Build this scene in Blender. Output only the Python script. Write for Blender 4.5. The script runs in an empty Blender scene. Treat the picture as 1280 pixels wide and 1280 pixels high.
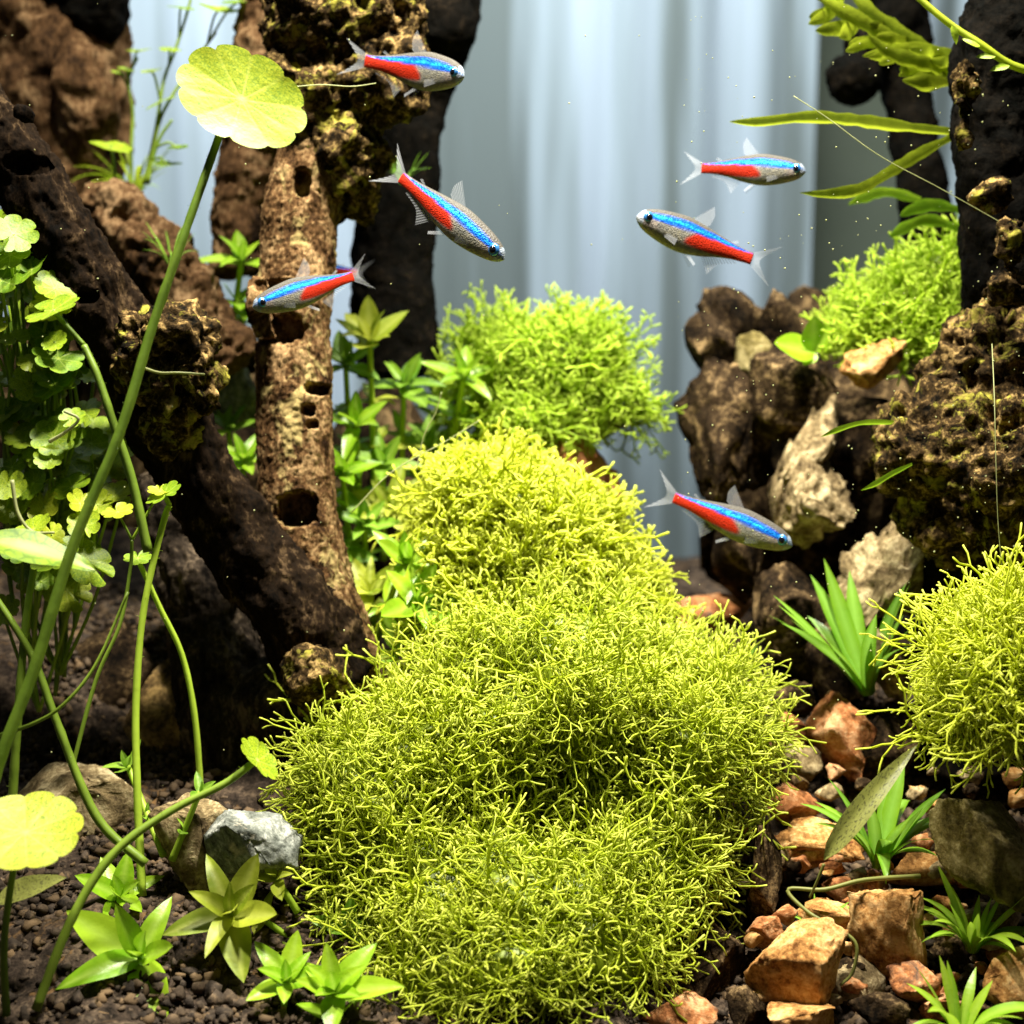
import bpy, math, random
import numpy as np
from mathutils import Vector, Matrix

random.seed(7)
RNG = np.random.default_rng(7)
scene = bpy.context.scene
COL = scene.collection

# ------------------------------------------------------------------ camera
FPX = 2000.0                      # focal length in photo pixels (1280 wide)
PITCH = math.radians(10)
CAM = np.array([0.0, -0.5, 0.21])
FWD = np.array([0, math.cos(PITCH), -math.sin(PITCH)])
UPV = np.array([0, math.sin(PITCH), math.cos(PITCH)])
RGT = np.array([1.0, 0, 0])
cam_d = bpy.data.cameras.new('camera')
cam = bpy.data.objects.new('camera', cam_d)
COL.objects.link(cam)
cam.location = CAM
cam.rotation_euler = (math.pi / 2 - PITCH, 0, 0)
cam_d.sensor_width = 36
cam_d.lens = 36 * FPX / 1280
cam_d.clip_start = 0.01
cam_d.clip_end = 20
cam_d.dof.use_dof = True
cam_d.dof.focus_distance = 0.475
cam_d.dof.aperture_fstop = 10.0
scene.camera = cam

# ------------------------------------------------------------------ world, lamps, exposure
world = bpy.data.worlds.new('World')
scene.world = world
world.use_nodes = True
bg = world.node_tree.nodes['Background']
bg.inputs[0].default_value = (0.62, 0.72, 0.8, 1)
bg.inputs[1].default_value = 0.05


def area(name, loc, target, sx, sy, power, color, spread=180):
    l = bpy.data.lights.new(name, 'AREA')
    l.shape = 'RECTANGLE'
    l.size, l.size_y = sx, sy
    l.energy = power
    l.color = color
    l.spread = math.radians(spread)
    o = bpy.data.objects.new(name, l)
    COL.objects.link(o)
    o.location = loc
    o.rotation_euler = (Vector(target) - Vector(loc)).to_track_quat('-Z', 'Y').to_euler()
    return o


for lx in (-0.10, 0.10):           # two lamps of the fixture above the tank
    area('aquarium_lamp', (lx, -0.03, 0.64), (lx * 0.3, 0.0, 0.08), 0.06, 0.04, 2.4 + 3.0 * lx, (1.0, 0.95, 0.84), 85)
area('added_backdrop_light', (-0.08, 0.30, 0.66), (0.0, 0.60, 0.10), 0.7, 0.08, 3.8, (0.80, 0.91, 1.0), 140)  # unseen light added only to brighten the curtain

scene.view_settings.view_transform = 'Standard'
scene.view_settings.look = 'None'
scene.view_settings.exposure = 0.0
scene.view_settings.gamma = 1.0
scene.view_settings.use_curve_mapping = False
scene.render.engine = 'CYCLES'
scene.cycles.use_denoising = True
scene.cycles.max_bounces = 8
scene.cycles.transparent_max_bounces = 12
scene.cycles.sample_clamp_indirect = 6

# ------------------------------------------------------------------ maths helpers


def P(px, py, d):
    """photo pixel + distance along the view axis (metres) -> world point"""
    return CAM + FWD * d + RGT * ((px - 640) / FPX * d) + UPV * ((640 - py) / FPX * d)


def S(px, d):
    return px * d / FPX


_perm = np.random.default_rng(3).permutation(256)
_perm = np.concatenate([_perm, _perm, _perm])
_g = np.random.default_rng(4).normal(size=(256, 3))
_g /= np.linalg.norm(_g, axis=1)[:, None]


def noise(p):
    """vectorised gradient noise, about -1..1"""
    p = np.asarray(p, float)
    i = np.floor(p).astype(int)
    f = p - i
    u = f * f * f * (f * (f * 6 - 15) + 10)
    i &= 255
    out = 0
    for dx in (0, 1):
        for dy in (0, 1):
            for dz in (0, 1):
                h = _perm[_perm[_perm[(i[:, 0] + dx) & 255] + ((i[:, 1] + dy) & 255)] + ((i[:, 2] + dz) & 255)]
                w = (u[:, 0] if dx else 1 - u[:, 0]) * (u[:, 1] if dy else 1 - u[:, 1]) * (u[:, 2] if dz else 1 - u[:, 2])
                out = out + w * np.einsum('ij,ij->i', _g[h], f - np.array([dx, dy, dz]))
    return out * 1.5


def fbm(p, octaves=4, gain=0.5):
    a, s, t = 1.0, 0, 0
    p = np.asarray(p, float)
    for k in range(octaves):
        s = s + a * noise(p + 17.3 * k)
        t += a
        a *= gain
        p = p * 2.03
    return s / t * 1.6


def unit(v):
    v = np.asarray(v, float)
    return v / (np.linalg.norm(v) + 1e-12)


def spline(pts, n):
    """Catmull-Rom through rows of any width"""
    pts = np.asarray(pts, float)
    if len(pts) == 2:
        t = np.linspace(0, 1, n)[:, None]
        return pts[0] * (1 - t) + pts[1] * t
    q = np.vstack([2 * pts[0] - pts[1], pts, 2 * pts[-1] - pts[-2]])
    t = np.linspace(0, len(pts) - 1 - 1e-9, n)
    i = t.astype(int)
    f = (t - i)[:, None]
    a, b, c, d = q[i], q[i + 1], q[i + 2], q[i + 3]
    return 0.5 * (2 * b + (c - a) * f + (2 * a - 5 * b + 4 * c - d) * f ** 2 + (3 * b - a - 3 * c + d) * f ** 3)


def tube(path, rad, nseg=10, cap=True):
    """path (n,3), rad (n,) -> verts, faces"""
    path = np.asarray(path, float)
    n = len(path)
    T = np.gradient(path, axis=0)
    T /= np.linalg.norm(T, axis=1)[:, None] + 1e-12
    ref = np.array([0.31, 0.9, 0.2])
    A = np.cross(T, ref)
    A /= np.linalg.norm(A, axis=1)[:, None] + 1e-9
    B = np.cross(T, A)
    ang = np.arange(nseg) * 2 * math.pi / nseg
    V = path[:, None, :] + np.asarray(rad)[:, None, None] * (A[:, None, :] * np.cos(ang)[None, :, None] + B[:, None, :] * np.sin(ang)[None, :, None])
    V = V.reshape(-1, 3)
    F = []
    for i in range(n - 1):
        for j in range(nseg):
            k = (j + 1) % nseg
            F.append((i * nseg + j, i * nseg + k, (i + 1) * nseg + k, (i + 1) * nseg + j))
    if cap:
        F.append(tuple(range(nseg))[::-1])
        F.append(tuple((n - 1) * nseg + j for j in range(nseg)))
    return V, F


def ico(sub):
    import bmesh
    bm = bmesh.new()
    bmesh.ops.create_icosphere(bm, subdivisions=sub, radius=1)
    V = np.array([v.co[:] for v in bm.verts])
    F = [tuple(v.index for v in f.verts) for f in bm.faces]
    bm.free()
    return V, F


ICO = {k: ico(k) for k in (1, 2, 3, 4, 5)}

# ------------------------------------------------------------------ object helpers


def mesh(name, V, F, smooth=True):
    m = bpy.data.meshes.new(name)
    m.from_pydata(np.asarray(V).tolist(), [], F)
    if smooth:
        m.shade_smooth()
    m.update()
    return m


def tri_mesh(name, V, T):
    """large triangle mesh from arrays"""
    m = bpy.data.meshes.new(name)
    m.vertices.add(len(V))
    m.vertices.foreach_set('co', np.asarray(V, np.float32).ravel())
    n = len(T)
    m.loops.add(n * 3)
    m.loops.foreach_set('vertex_index', np.asarray(T, np.int32).ravel())
    m.polygons.add(n)
    m.polygons.foreach_set('loop_start', np.arange(0, n * 3, 3, dtype=np.int32))
    m.update(calc_edges=True)
    m.shade_smooth()
    return m


def attr(m, name, vals):
    a = m.attributes.new(name, 'FLOAT', 'POINT')
    a.data.foreach_set('value', np.asarray(vals, np.float32))


def attr_col(m, name, rgb):
    a = m.attributes.new(name, 'FLOAT_COLOR', 'POINT')
    c = np.ones((len(rgb), 4), np.float32)
    c[:, :3] = rgb
    a.data.foreach_set('color', c.ravel())


def obj(name, m, mat=None, parent=None, kind=None):
    o = bpy.data.objects.new(name, m)
    COL.objects.link(o)
    if mat is not None and not m.materials:
        m.materials.append(mat)
    if parent is not None:
        o.parent = parent
    if kind:
        o['kind'] = kind
    return o


def tag(o, label, cat, group=None, kind=None):
    o['label'] = label
    o['category'] = cat
    if group:
        o['group'] = group
    if kind:
        o['kind'] = kind
    return o


def thing(name, label, cat, loc, group=None):
    o = bpy.data.objects.new(name, None)
    o.empty_display_size = 0.01
    COL.objects.link(o)
    o.location = Vector(loc)
    return tag(o, label, cat, group)


def rebase(V, root):
    return np.asarray(V) - np.array(root.location)


def frame(pos, ydir, zdir, s=1.0, root=None):
    """matrix with +Y along ydir and +Z towards zdir"""
    y = unit(ydir)
    z = np.asarray(zdir, float) - y * np.dot(zdir, y)
    if np.linalg.norm(z) < 1e-6:
        z = np.cross(y, [1, 0.2, 0.1])
    z = unit(z)
    x = np.cross(y, z)
    if root is not None:
        pos = np.asarray(pos) - np.array(root.location)
    sx, sy, sz = (s, s, s) if np.isscalar(s) else s
    return Matrix(((x[0] * sx, y[0] * sy, z[0] * sz, pos[0]), (x[1] * sx, y[1] * sy, z[1] * sz, pos[1]), (x[2] * sx, y[2] * sy, z[2] * sz, pos[2]), (0, 0, 0, 1)))


# ------------------------------------------------------------------ materials
MATS = {}


def newmat(name):
    m = bpy.data.materials.new(name)
    m.use_nodes = True
    nt = m.node_tree
    nt.nodes.clear()
    out = nt.nodes.new('ShaderNodeOutputMaterial')
    return m, nt, out


def N(nt, typ, **kw):
    n = nt.nodes.new('ShaderNode' + typ)
    for k, v in kw.items():
        if k.startswith('i_'):
            n.inputs[k[2:].replace('_', ' ')].default_value = v
        else:
            setattr(n, k, v)
    return n


def ramp(nt, fac, stops):
    r = nt.nodes.new('ShaderNodeValToRGB')
    e = r.color_ramp.elements
    while len(e) < len(stops):
        e.new(0.5)
    for el, (p, c) in zip(e, stops):
        el.position = p
        el.color = (c[0], c[1], c[2], 1)
    nt.links.new(fac, r.inputs[0])
    return r.outputs[0]


def coords(nt, scale=(1, 1, 1), rot=(0, 0, 0)):
    """object coordinates, shifted by a random amount for each object"""
    tc = N(nt, 'TexCoord')
    oi = N(nt, 'ObjectInfo')
    ad = N(nt, 'VectorMath', operation='ADD')
    mul = N(nt, 'Math', operation='MULTIPLY')
    mul.inputs[1].default_value = 7.0
    nt.links.new(oi.outputs['Random'], mul.inputs[0])
    nt.links.new(tc.outputs['Object'], ad.inputs[0])
    nt.links.new(mul.outputs[0], ad.inputs[1])
    mp = N(nt, 'Mapping')
    mp.inputs['Scale'].default_value = scale
    mp.inputs['Rotation'].default_value = rot
    nt.links.new(ad.outputs[0], mp.inputs[0])
    return mp.outputs[0]


def noise_node(nt, vec, scale, detail=6, rough=0.6, dist=0.0):
    n = N(nt, 'TexNoise')
    n.inputs['Scale'].default_value = scale
    n.inputs['Detail'].default_value = detail
    n.inputs['Roughness'].default_value = rough
    n.inputs['Distortion'].default_value = dist
    nt.links.new(vec, n.inputs['Vector'])
    return n.outputs['Fac']


def mixcol(nt, fac, a, b, blend='MIX'):
    m = nt.nodes.new('ShaderNodeMix')
    m.data_type = 'RGBA'
    m.blend_type = blend
    for inp, v in ((m.inputs[0], fac), (m.inputs[6], a), (m.inputs[7], b)):
        if isinstance(v, (int, float)):
            inp.default_value = v
        elif isinstance(v, tuple):
            inp.default_value = (v[0], v[1], v[2], 1)
        else:
            nt.links.new(v, inp)
    return m.outputs[2]


def math_node(nt, op, a, b=0.0):
    m = N(nt, 'Math', operation=op)
    for inp, v in ((m.inputs[0], a), (m.inputs[1], b)):
        if isinstance(v, (int, float)):
            inp.default_value = v
        else:
            nt.links.new(v, inp)
    return m.outputs[0]


def bump(nt, h, strength, dist):
    b = N(nt, 'Bump')
    b.inputs['Strength'].default_value = strength
    b.inputs['Distance'].default_value = dist
    nt.links.new(h, b.inputs['Height'])
    return b.outputs[0]


def rough_mat(name, stops, scale=120, spec=0.03, stretch=(1, 1, 1), rot=(0, 0, 0), speck=None, speck_amt=0.5, bump_d=0.0012, rough=0.9, fine=700):
    """wood, stone and soil: coloured noise, fine speckle and relief"""
    m, nt, out = newmat(name)
    v = coords(nt, stretch, rot)
    a = noise_node(nt, v, scale, 8, 0.65, 0.6)
    f = noise_node(nt, v, fine, 4, 0.7)
    mix = math_node(nt, 'ADD', math_node(nt, 'MULTIPLY', a, 0.65), math_node(nt, 'MULTIPLY', f, 0.35))
    c = ramp(nt, mix, [(0.5 + (p_ - 0.5) * 0.55, c_) for p_, c_ in stops])
    if speck:
        p = noise_node(nt, v, scale * 0.55, 5, 0.7, 1.0)
        pr = ramp(nt, p, [(0.62 - 0.2 * speck_amt, (0, 0, 0)), (0.74 - 0.2 * speck_amt, (1, 1, 1))])
        c = mixcol(nt, pr, c, speck)
    if name == 'granule':
        at = N(nt, 'Attribute', attribute_name='tone')
        c = mixcol(nt, at.outputs['Fac'], c, (0.13, 0.085, 0.045))
    b = N(nt, 'BsdfPrincipled')
    nt.links.new(c, b.inputs['Base Color'])
    b.inputs['Roughness'].default_value = rough
    b.inputs['Specular IOR Level'].default_value = spec
    nt.links.new(bump(nt, mix, 0.9, bump_d), b.inputs['Normal'])
    nt.links.new(b.outputs[0], out.inputs[0])
    MATS[name] = m
    return m


def leaf_mat(name, c1, c2, trans=0.45, scale=180, net=0.0, spots=None, rough=0.45, vein=False, tip=None, gloss=0.35):
    m, nt, out = newmat(name)
    v = coords(nt)
    a = noise_node(nt, v, scale, 4, 0.6)
    oi = N(nt, 'ObjectInfo')
    k = math_node(nt, 'ADD', math_node(nt, 'MULTIPLY', a, 0.7), math_node(nt, 'MULTIPLY', oi.outputs['Random'], 0.5))
    c = ramp(nt, k, [(0.3, c1), (0.85, c2)])
    if spots:
        s = noise_node(nt, v, scale * 6, 3, 0.6)
        c = mixcol(nt, ramp(nt, s, [(0.52, (0, 0, 0)), (0.62, (0.85, 0.85, 0.85))]), c, spots)
    if net:                                            # fine net of veins
        vo = N(nt, 'TexVoronoi', feature='DISTANCE_TO_EDGE')
        vo.inputs['Scale'].default_value = net
        nt.links.new(v, vo.inputs['Vector'])
        dk = mixcol(nt, 1.0, c, (0.62, 0.72, 0.5), 'MULTIPLY')
        c = mixcol(nt, ramp(nt, vo.outputs['Distance'], [(0.02, (1, 1, 1)), (0.14, (0, 0, 0))]), c, dk)
    if tip:
        at = N(nt, 'Attribute', attribute_name='tip')
        c = mixcol(nt, at.outputs['Fac'], c, tip)
    if vein:
        at = N(nt, 'Attribute', attribute_name='vein')
        c = mixcol(nt, at.outputs['Fac'], c, vein)
    b = N(nt, 'BsdfPrincipled')
    nt.links.new(c, b.inputs['Base Color'])
    b.inputs['Roughness'].default_value = rough
    b.inputs['Specular IOR Level'].default_value = gloss
    nt.links.new(bump(nt, a, 0.4, 0.0006), b.inputs['Normal'])
    t = N(nt, 'BsdfTranslucent')
    nt.links.new(c, t.inputs['Color'])
    mx = N(nt, 'MixShader')
    mx.inputs[0].default_value = trans
    nt.links.new(b.outputs[0], mx.inputs[1])
    nt.links.new(t.outputs[0], mx.inputs[2])
    nt.links.new(mx.outputs[0], out.inputs[0])
    MATS[name] = m
    return m


# wood
rough_mat('wood_dark', [(0.30, (0.002, 0.0015, 0.001)), (0.56, (0.012, 0.007, 0.0035)), (0.84, (0.11, 0.07, 0.034))], 130, stretch=(1, 1, 0.45), rot=(0, 0.55, 0))
rough_mat('wood_tan', [(0.30, (0.012, 0.006, 0.003)), (0.50, (0.085, 0.044, 0.017)), (0.74, (0.34, 0.22, 0.10))], 150, stretch=(1, 1, 0.6), speck=(0.34, 0.26, 0.10), speck_amt=0.35, fine=900)
rough_mat('wood_crust', [(0.34, (0.003, 0.0025, 0.0015)), (0.53, (0.04, 0.024, 0.009)), (0.76, (0.38, 0.25, 0.09))], 170, speck=(0.30, 0.27, 0.04), speck_amt=0.35, bump_d=0.002)
rough_mat('wood_black', [(0.35, (0.002, 0.002, 0.0015)), (0.6, (0.005, 0.004, 0.0027)), (0.9, (0.026, 0.018, 0.010))], 120)
rough_mat('wood_brown', [(0.30, (0.012, 0.007, 0.004)), (0.52, (0.08, 0.042, 0.018)), (0.76, (0.28, 0.18, 0.09))], 60, stretch=(1, 1, 0.5))
rough_mat('wood_grey', [(0.30, (0.005, 0.004, 0.003)), (0.52, (0.03, 0.022, 0.015)), (0.76, (0.15, 0.11, 0.07))], 120, stretch=(1, 1, 0.5))
# stone
rough_mat('stone_ochre', [(0.30, (0.10, 0.04, 0.012)), (0.48, (0.36, 0.18, 0.055)), (0.68, (0.62, 0.40, 0.17))], 90, speck=(0.09, 0.045, 0.02), speck_amt=0.1)
rough_mat('stone_rust', [(0.30, (0.09, 0.03, 0.012)), (0.50, (0.35, 0.14, 0.05)), (0.70, (0.58, 0.34, 0.17))], 90, speck=(0.06, 0.05, 0.04), speck_amt=0.2)
rough_mat('stone_pale', [(0.30, (0.05, 0.035, 0.018)), (0.50, (0.20, 0.145, 0.07)), (0.72, (0.52, 0.42, 0.23))], 100, speck=(0.05, 0.035, 0.015), speck_amt=0.3)
rough_mat('stone_dark', [(0.34, (0.004, 0.003, 0.002)), (0.54, (0.032, 0.020, 0.010)), (0.80, (0.30, 0.20, 0.09))], 80)
rough_mat('stone_dusty', [(0.34, (0.04, 0.028, 0.014)), (0.50, (0.20, 0.125, 0.05)), (0.66, (0.55, 0.36, 0.13))], 70, speck=(0.05, 0.042, 0.03), speck_amt=0.3, bump_d=0.002)
rough_mat('stone_grey', [(0.30, (0.05, 0.055, 0.045)), (0.52, (0.19, 0.20, 0.17)), (0.72, (0.50, 0.50, 0.44))], 110, speck=(0.55, 0.48, 0.36), speck_amt=0.15)
rough_mat('stone_olive', [(0.30, (0.045, 0.035, 0.012)), (0.52, (0.16, 0.125, 0.042)), (0.72, (0.34, 0.28, 0.13))], 90)
rough_mat('soil', [(0.30, (0.006, 0.005, 0.004)), (0.52, (0.035, 0.025, 0.018)), (0.74, (0.12, 0.085, 0.055))], 160, speck=(0.16, 0.09, 0.035), speck_amt=0.2)
rough_mat('granule', [(0.30, (0.012, 0.010, 0.009)), (0.55, (0.05, 0.038, 0.028)), (0.8, (0.18, 0.125, 0.075))], 120, fine=500)
# leaves
leaf_mat('riccia', (0.36, 0.45, 0.006), (0.62, 0.68, 0.016), 0.45, 60, tip=(0.86, 0.90, 0.17), rough=0.45, gloss=0.2)
leaf_mat('riccia_deep', (0.09, 0.13, 0.004), (0.20, 0.26, 0.008), 0.2, 90)  # dark core colour, paints in the shade between the moss strands
leaf_mat('riccia_back', (0.26, 0.42, 0.010), (0.50, 0.68, 0.035), 0.45, 60, tip=(0.60, 0.74, 0.10), rough=0.45, gloss=0.2)
leaf_mat('pennywort_yellow', (0.27, 0.34, 0.007), (0.52, 0.54, 0.035), 0.35, 3.5, 15, spots=(0.16, 0.25, 0.008), vein=(0.60, 0.66, 0.12))
leaf_mat('pennywort_green', (0.12, 0.24, 0.006), (0.42, 0.52, 0.022), 0.42, 2.5, 9, spots=(0.14, 0.26, 0.02), vein=(0.55, 0.68, 0.14))
leaf_mat('stem_green', (0.10, 0.17, 0.012), (0.22, 0.32, 0.03), 0.2, 90)
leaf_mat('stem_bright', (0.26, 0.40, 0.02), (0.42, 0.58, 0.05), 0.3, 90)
leaf_mat('leaf_bright', (0.17, 0.36, 0.008), (0.36, 0.55, 0.025), 0.42, 5, 0.0, rough=0.32, vein=(0.42, 0.60, 0.08))
leaf_mat('leaf_olive', (0.22, 0.30, 0.015), (0.42, 0.46, 0.04), 0.42, 5, 0.0, vein=(0.48, 0.52, 0.10))
leaf_mat('leaf_dark_green', (0.10, 0.24, 0.012), (0.28, 0.46, 0.03), 0.42, 5, 0.0, vein=(0.35, 0.55, 0.08))  # darker green leaf colour
leaf_mat('leaf_grass', (0.08, 0.22, 0.006), (0.22, 0.40, 0.015), 0.38, 5, 0.0, rough=0.3, vein=(0.32, 0.58, 0.10))
leaf_mat('leaf_withered', (0.12, 0.13, 0.025), (0.26, 0.27, 0.06), 0.35, 6, 0.0, spots=(0.07, 0.07, 0.02))
leaf_mat('frond_lime', (0.15, 0.20, 0.006), (0.52, 0.62, 0.035), 0.45, 170)
leaf_mat('leaf_lime', (0.26, 0.42, 0.012), (0.50, 0.62, 0.04), 0.45, 5)
leaf_mat('frond_green', (0.14, 0.30, 0.008), (0.34, 0.52, 0.025), 0.42, 260)
leaf_mat('algae', (0.30, 0.32, 0.10), (0.48, 0.50, 0.24), 0.4, 130)


def backdrop_materials():
    m, nt, out = newmat('curtain_cloth')
    v = coords(nt, (1, 1, 0.06))
    a = noise_node(nt, v, 22, 3, 0.5)
    c = ramp(nt, a, [(0.40, (0.26, 0.29, 0.26)), (0.50, (0.56, 0.63, 0.63)), (0.62, (0.80, 0.88, 0.93))])  # vertical streaks paint light and dark of the folds into the cloth colour
    b = N(nt, 'BsdfPrincipled')
    b.inputs['Roughness'].default_value = 0.8
    nt.links.new(c, b.inputs['Base Color'])
    nt.links.new(b.outputs[0], out.inputs[0])
    MATS['curtain'] = m
    m, nt, out = newmat('wall_paint')
    b = N(nt, 'BsdfPrincipled')
    v = coords(nt)
    c = ramp(nt, noise_node(nt, v, 9, 4), [(0.3, (0.20, 0.22, 0.14)), (0.7, (0.28, 0.30, 0.20))])
    nt.links.new(c, b.inputs['Base Color'])
    b.inputs['Roughness'].default_value = 0.8
    nt.links.new(b.outputs[0], out.inputs[0])
    MATS['wall'] = m


backdrop_materials()

# ------------------------------------------------------------------ setting: ground
CTRL = [(-200, 1290, .42, 0), (0, 1285, .43, 0), (300, 1285, .43, 0), (640, 1300, .44, 0), (950, 1285, .44, 0), (1280, 1285, .44, 0),
        (60, 1130, .47, 0), (250, 1120, .475, 0), (100, 1010, .52, 0), (200, 960, .54, 0), (60, 800, .59, 0), (190, 770, .60, 0), (300, 930, .55, 0), (450, 930, .555, 0),
        (640, 960, .56, 0), (900, 1130, .50, 0), (1030, 1090, .50, 0), (1200, 1110, .49, 0), (1050, 900, .56, 0), (1250, 960, .54, 0), (940, 830, .61, 0), (1150, 860, .60, 0),
        (850, 755, .68, 0), (700, 760, .68, 0), (480, 780, .66, 0), (100, 640, .70, 0), (1250, 790, .68, 0), (640, 740, .80, 0), (0, 640, .8, 0), (1280, 760, .8, 0)]
CP = np.array([P(a, b, c) for a, b, c, _ in CTRL])


def ground_z(x, y):
    x, y = np.atleast_1d(x), np.atleast_1d(y)
    d2 = (x[:, None] - CP[None, :, 0]) ** 2 + (y[:, None] - CP[None, :, 1]) ** 2 + 2e-4
    w = 1 / d2 ** 1.6
    z = (w * CP[None, :, 2]).sum(1) / w.sum(1)
    return z - 0.011 * np.clip((x - 0.03) / 0.025, 0, 1) * np.clip((0.06 - y) / 0.04, 0, 1)


def build_ground():
    nx, ny = 220, 170
    xs = np.linspace(-0.42, 0.42, nx)
    ys = np.linspace(-0.19, 0.345, ny)
    X, Y = np.meshgrid(xs, ys)
    Z = ground_z(X.ravel(), Y.ravel())
    V = np.stack([X.ravel(), Y.ravel(), Z], 1)
    V[:, 2] += 0.004 * fbm(V * 40, 3) + 0.0016 * noise(V * 330)
    F = [(j * nx + i, j * nx + i + 1, (j + 1) * nx + i + 1, (j + 1) * nx + i) for j in range(ny - 1) for i in range(nx - 1)]
    obj('ground', mesh('ground', V, F), MATS['soil'], kind='structure')
    # loose grains of the planting soil
    base, bf = ICO[1]
    bf = np.array(bf)
    n = 20000
    px = RNG.uniform(-0.17, 0.19, n)
    py = RNG.uniform(-0.14, 0.14, n)
    keep = ((px < -0.045) | (px > 0.06) | (py < -0.09))
    px, py = px[keep], py[keep]
    n = len(px)
    pz = ground_z(px, py) + RNG.uniform(-0.0008, 0.0014, n)
    r = np.clip(RNG.lognormal(math.log(0.00105), 0.45, n), 0.0004, 0.0026)
    B = base[None] * r[:, None, None] * (1 + 0.38 * RNG.normal(size=(n, len(base), 1)).clip(-1.3, 1.3)) * RNG.uniform(0.6, 1.35, (n, 1, 3))
    V = (B + np.stack([px, py, pz], 1)[:, None, :]).reshape(-1, 3)
    T = (bf[None] + (np.arange(n) * len(base))[:, None, None]).reshape(-1, 3)
    gm = tri_mesh('soil_grains', V, T)
    attr(gm, 'tone', np.repeat(RNG.random(n) ** 3, len(base)))
    o = obj('soil_grains', gm, MATS['granule'], kind='stuff')
    tag(o, 'dark crumbly grains of planting soil covering the tank bottom', 'soil', kind='stuff')


build_ground()


# ------------------------------------------------------------------ setting: curtain and wall behind the tank
def curtain(label, x0, x1, d, seed, folds):
    p0, p1 = P(x0, 0, d), P(x1, 0, d)
    n = int(abs(x1 - x0) / 5) + 2
    xs = np.linspace(p0[0], p1[0], n)
    zs = np.linspace(-0.08, 0.62, 70)
    X, Z = np.meshgrid(xs, zs)
    x, z = X.ravel(), Z.ravel()
    y = p0[1] + 0.016 * noise(np.stack([x * 11 + seed, z * 0.8, x * 0 + seed], 1)) + 0.008 * noise(np.stack([x * 27, z * 1.0, x * 0 + seed], 1))
    y = y + 0.0035 * noise(np.stack([x * 60, z * 1.6, x * 0 + 3 + seed], 1))
    V = np.stack([x, y, z], 1)
    F = [(j * n + i, j * n + i + 1, (j + 1) * n + i + 1, (j + 1) * n + i) for j in range(len(zs) - 1) for i in range(n - 1)]
    o = obj('curtain', mesh('curtain', V, F), MATS['curtain'])
    tag(o, label, 'curtain')


curtain('wide pale blue-grey curtain hanging in soft folds behind the aquarium plants', -330, 1022, 1.10, 1.0, 11)
curtain('narrow pale curtain strip showing beside the dark upright driftwood trunk', 1158, 1420, 1.10, 4.0, 2)
pw = P(640, 640, 1.225)
V = [(-0.6, pw[1], -0.05), (0.6, pw[1], -0.05), (0.6, pw[1], 0.62), (-0.6, pw[1], 0.62)]
obj('wall', mesh('wall', V, [(0, 1, 2, 3)]), MATS['wall'], kind='structure')


# ------------------------------------------------------------------ stones
def rock(px, py, d, w, h, mat, label, seed, dep=None, tilt=0.0, cuts=22, rough=1.0, group=None, name='stone', parent=None, sub=4):
    rg = np.random.default_rng(seed)
    V, F = ICO[sub]
    V = np.sign(V) * np.abs(V) ** 0.72
    V += V * (0.16 * rough * fbm(V * 1.7 + seed, 3))[:, None]
    for k in range(cuts):
        n = unit(rg.normal(size=3))
        t = rg.uniform(0.42, 0.86)
        dd = V @ n
        V -= np.maximum(dd - t, 0)[:, None] * n[None] * 0.97
    V /= np.abs(V).max(0)
    if rough > 1.15:                                   # weathered hollows
        V -= V * (0.30 * (rough - 0.7) * np.clip(fbm(V * 2.6 + seed * 1.7, 3) - 0.02, 0, 0.5))[:, None]
    V += V * (0.085 * rough * (0.4 - np.abs(fbm(V * 3.6 + seed, 4))))[:, None]
    c, s_ = math.cos(tilt), math.sin(tilt)
    V = V * np.array([S(w, d) / 2, S(dep or (w + h) / 2 * 0.8, d) / 2, S(h, d) / 2])
    V = V @ np.array([[c, 0, -s_], [0, 1, 0], [s_, 0, c]])
    V += 0.0006 * rough * (fbm(V * 420 + seed, 4))[:, None] * (V / (np.linalg.norm(V, axis=1)[:, None] + 1e-9))
    V = V @ np.array([[1, 0, 0], [0, math.cos(PITCH), -math.sin(PITCH)], [0, math.sin(PITCH), math.cos(PITCH)]])
    base = V[:, 2].min()
    V[:, 2] -= base
    o = obj(name, mesh(name, V, F), MATS[mat])
    c = P(px, py, d)
    o.location = (c[0], c[1], c[2] + base)
    tag(o, label, 'stone', group)
    return o


G_CRAG = 'stones of the dark crag under the light green moss'
rock(1030, 590, .67, 330, 470, 'stone_dark', 'tall dark stone at the back of the crag, mostly hidden', 11, 200, rough=1.6)
rock(925, 412, .630, 104, 112, 'stone_dark', 'brown peaked stone on the very top of the crag', 12, rough=1.4)
rock(978, 412, .626, 72, 98, 'stone_dark', 'small square brown stone beside the peaked one atop the crag', 13)
rock(894, 436, .615, 74, 92, 'stone_dark', 'small black stone jutting from the crag towards the curtain', 14)
rock(906, 525, .612, 122, 215, 'stone_dark', 'large dark brown stone forming the curtain side of the crag', 15, rough=1.6, sub=5)
rock(990, 490, .600, 105, 125, 'stone_dark', 'rounded dark stone in the middle of the crag', 16, rough=1.2)
rock(950, 450, .606, 60, 70, 'stone_olive', 'mossy olive stone wedged high in the crag', 17)
rock(1012, 560, .590, 52, 165, 'stone_pale', 'slanting narrow tan stone rib on the crag', 18, tilt=0.55, rough=1.8)
rock(978, 610, .590, 34, 130, 'stone_pale', 'thin upright tan stone rib beneath the slanting one', 19, tilt=0.25, rough=1.8)
rock(1084, 462, .575, 84, 72, 'stone_ochre', 'rusty tan pointed stone lying below the light green moss', 20, rough=1.8)
rock(1012, 640, .580, 105, 150, 'stone_pale', 'pitted pale stone beside the lowest fish', 21, rough=2.2, sub=5)
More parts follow.
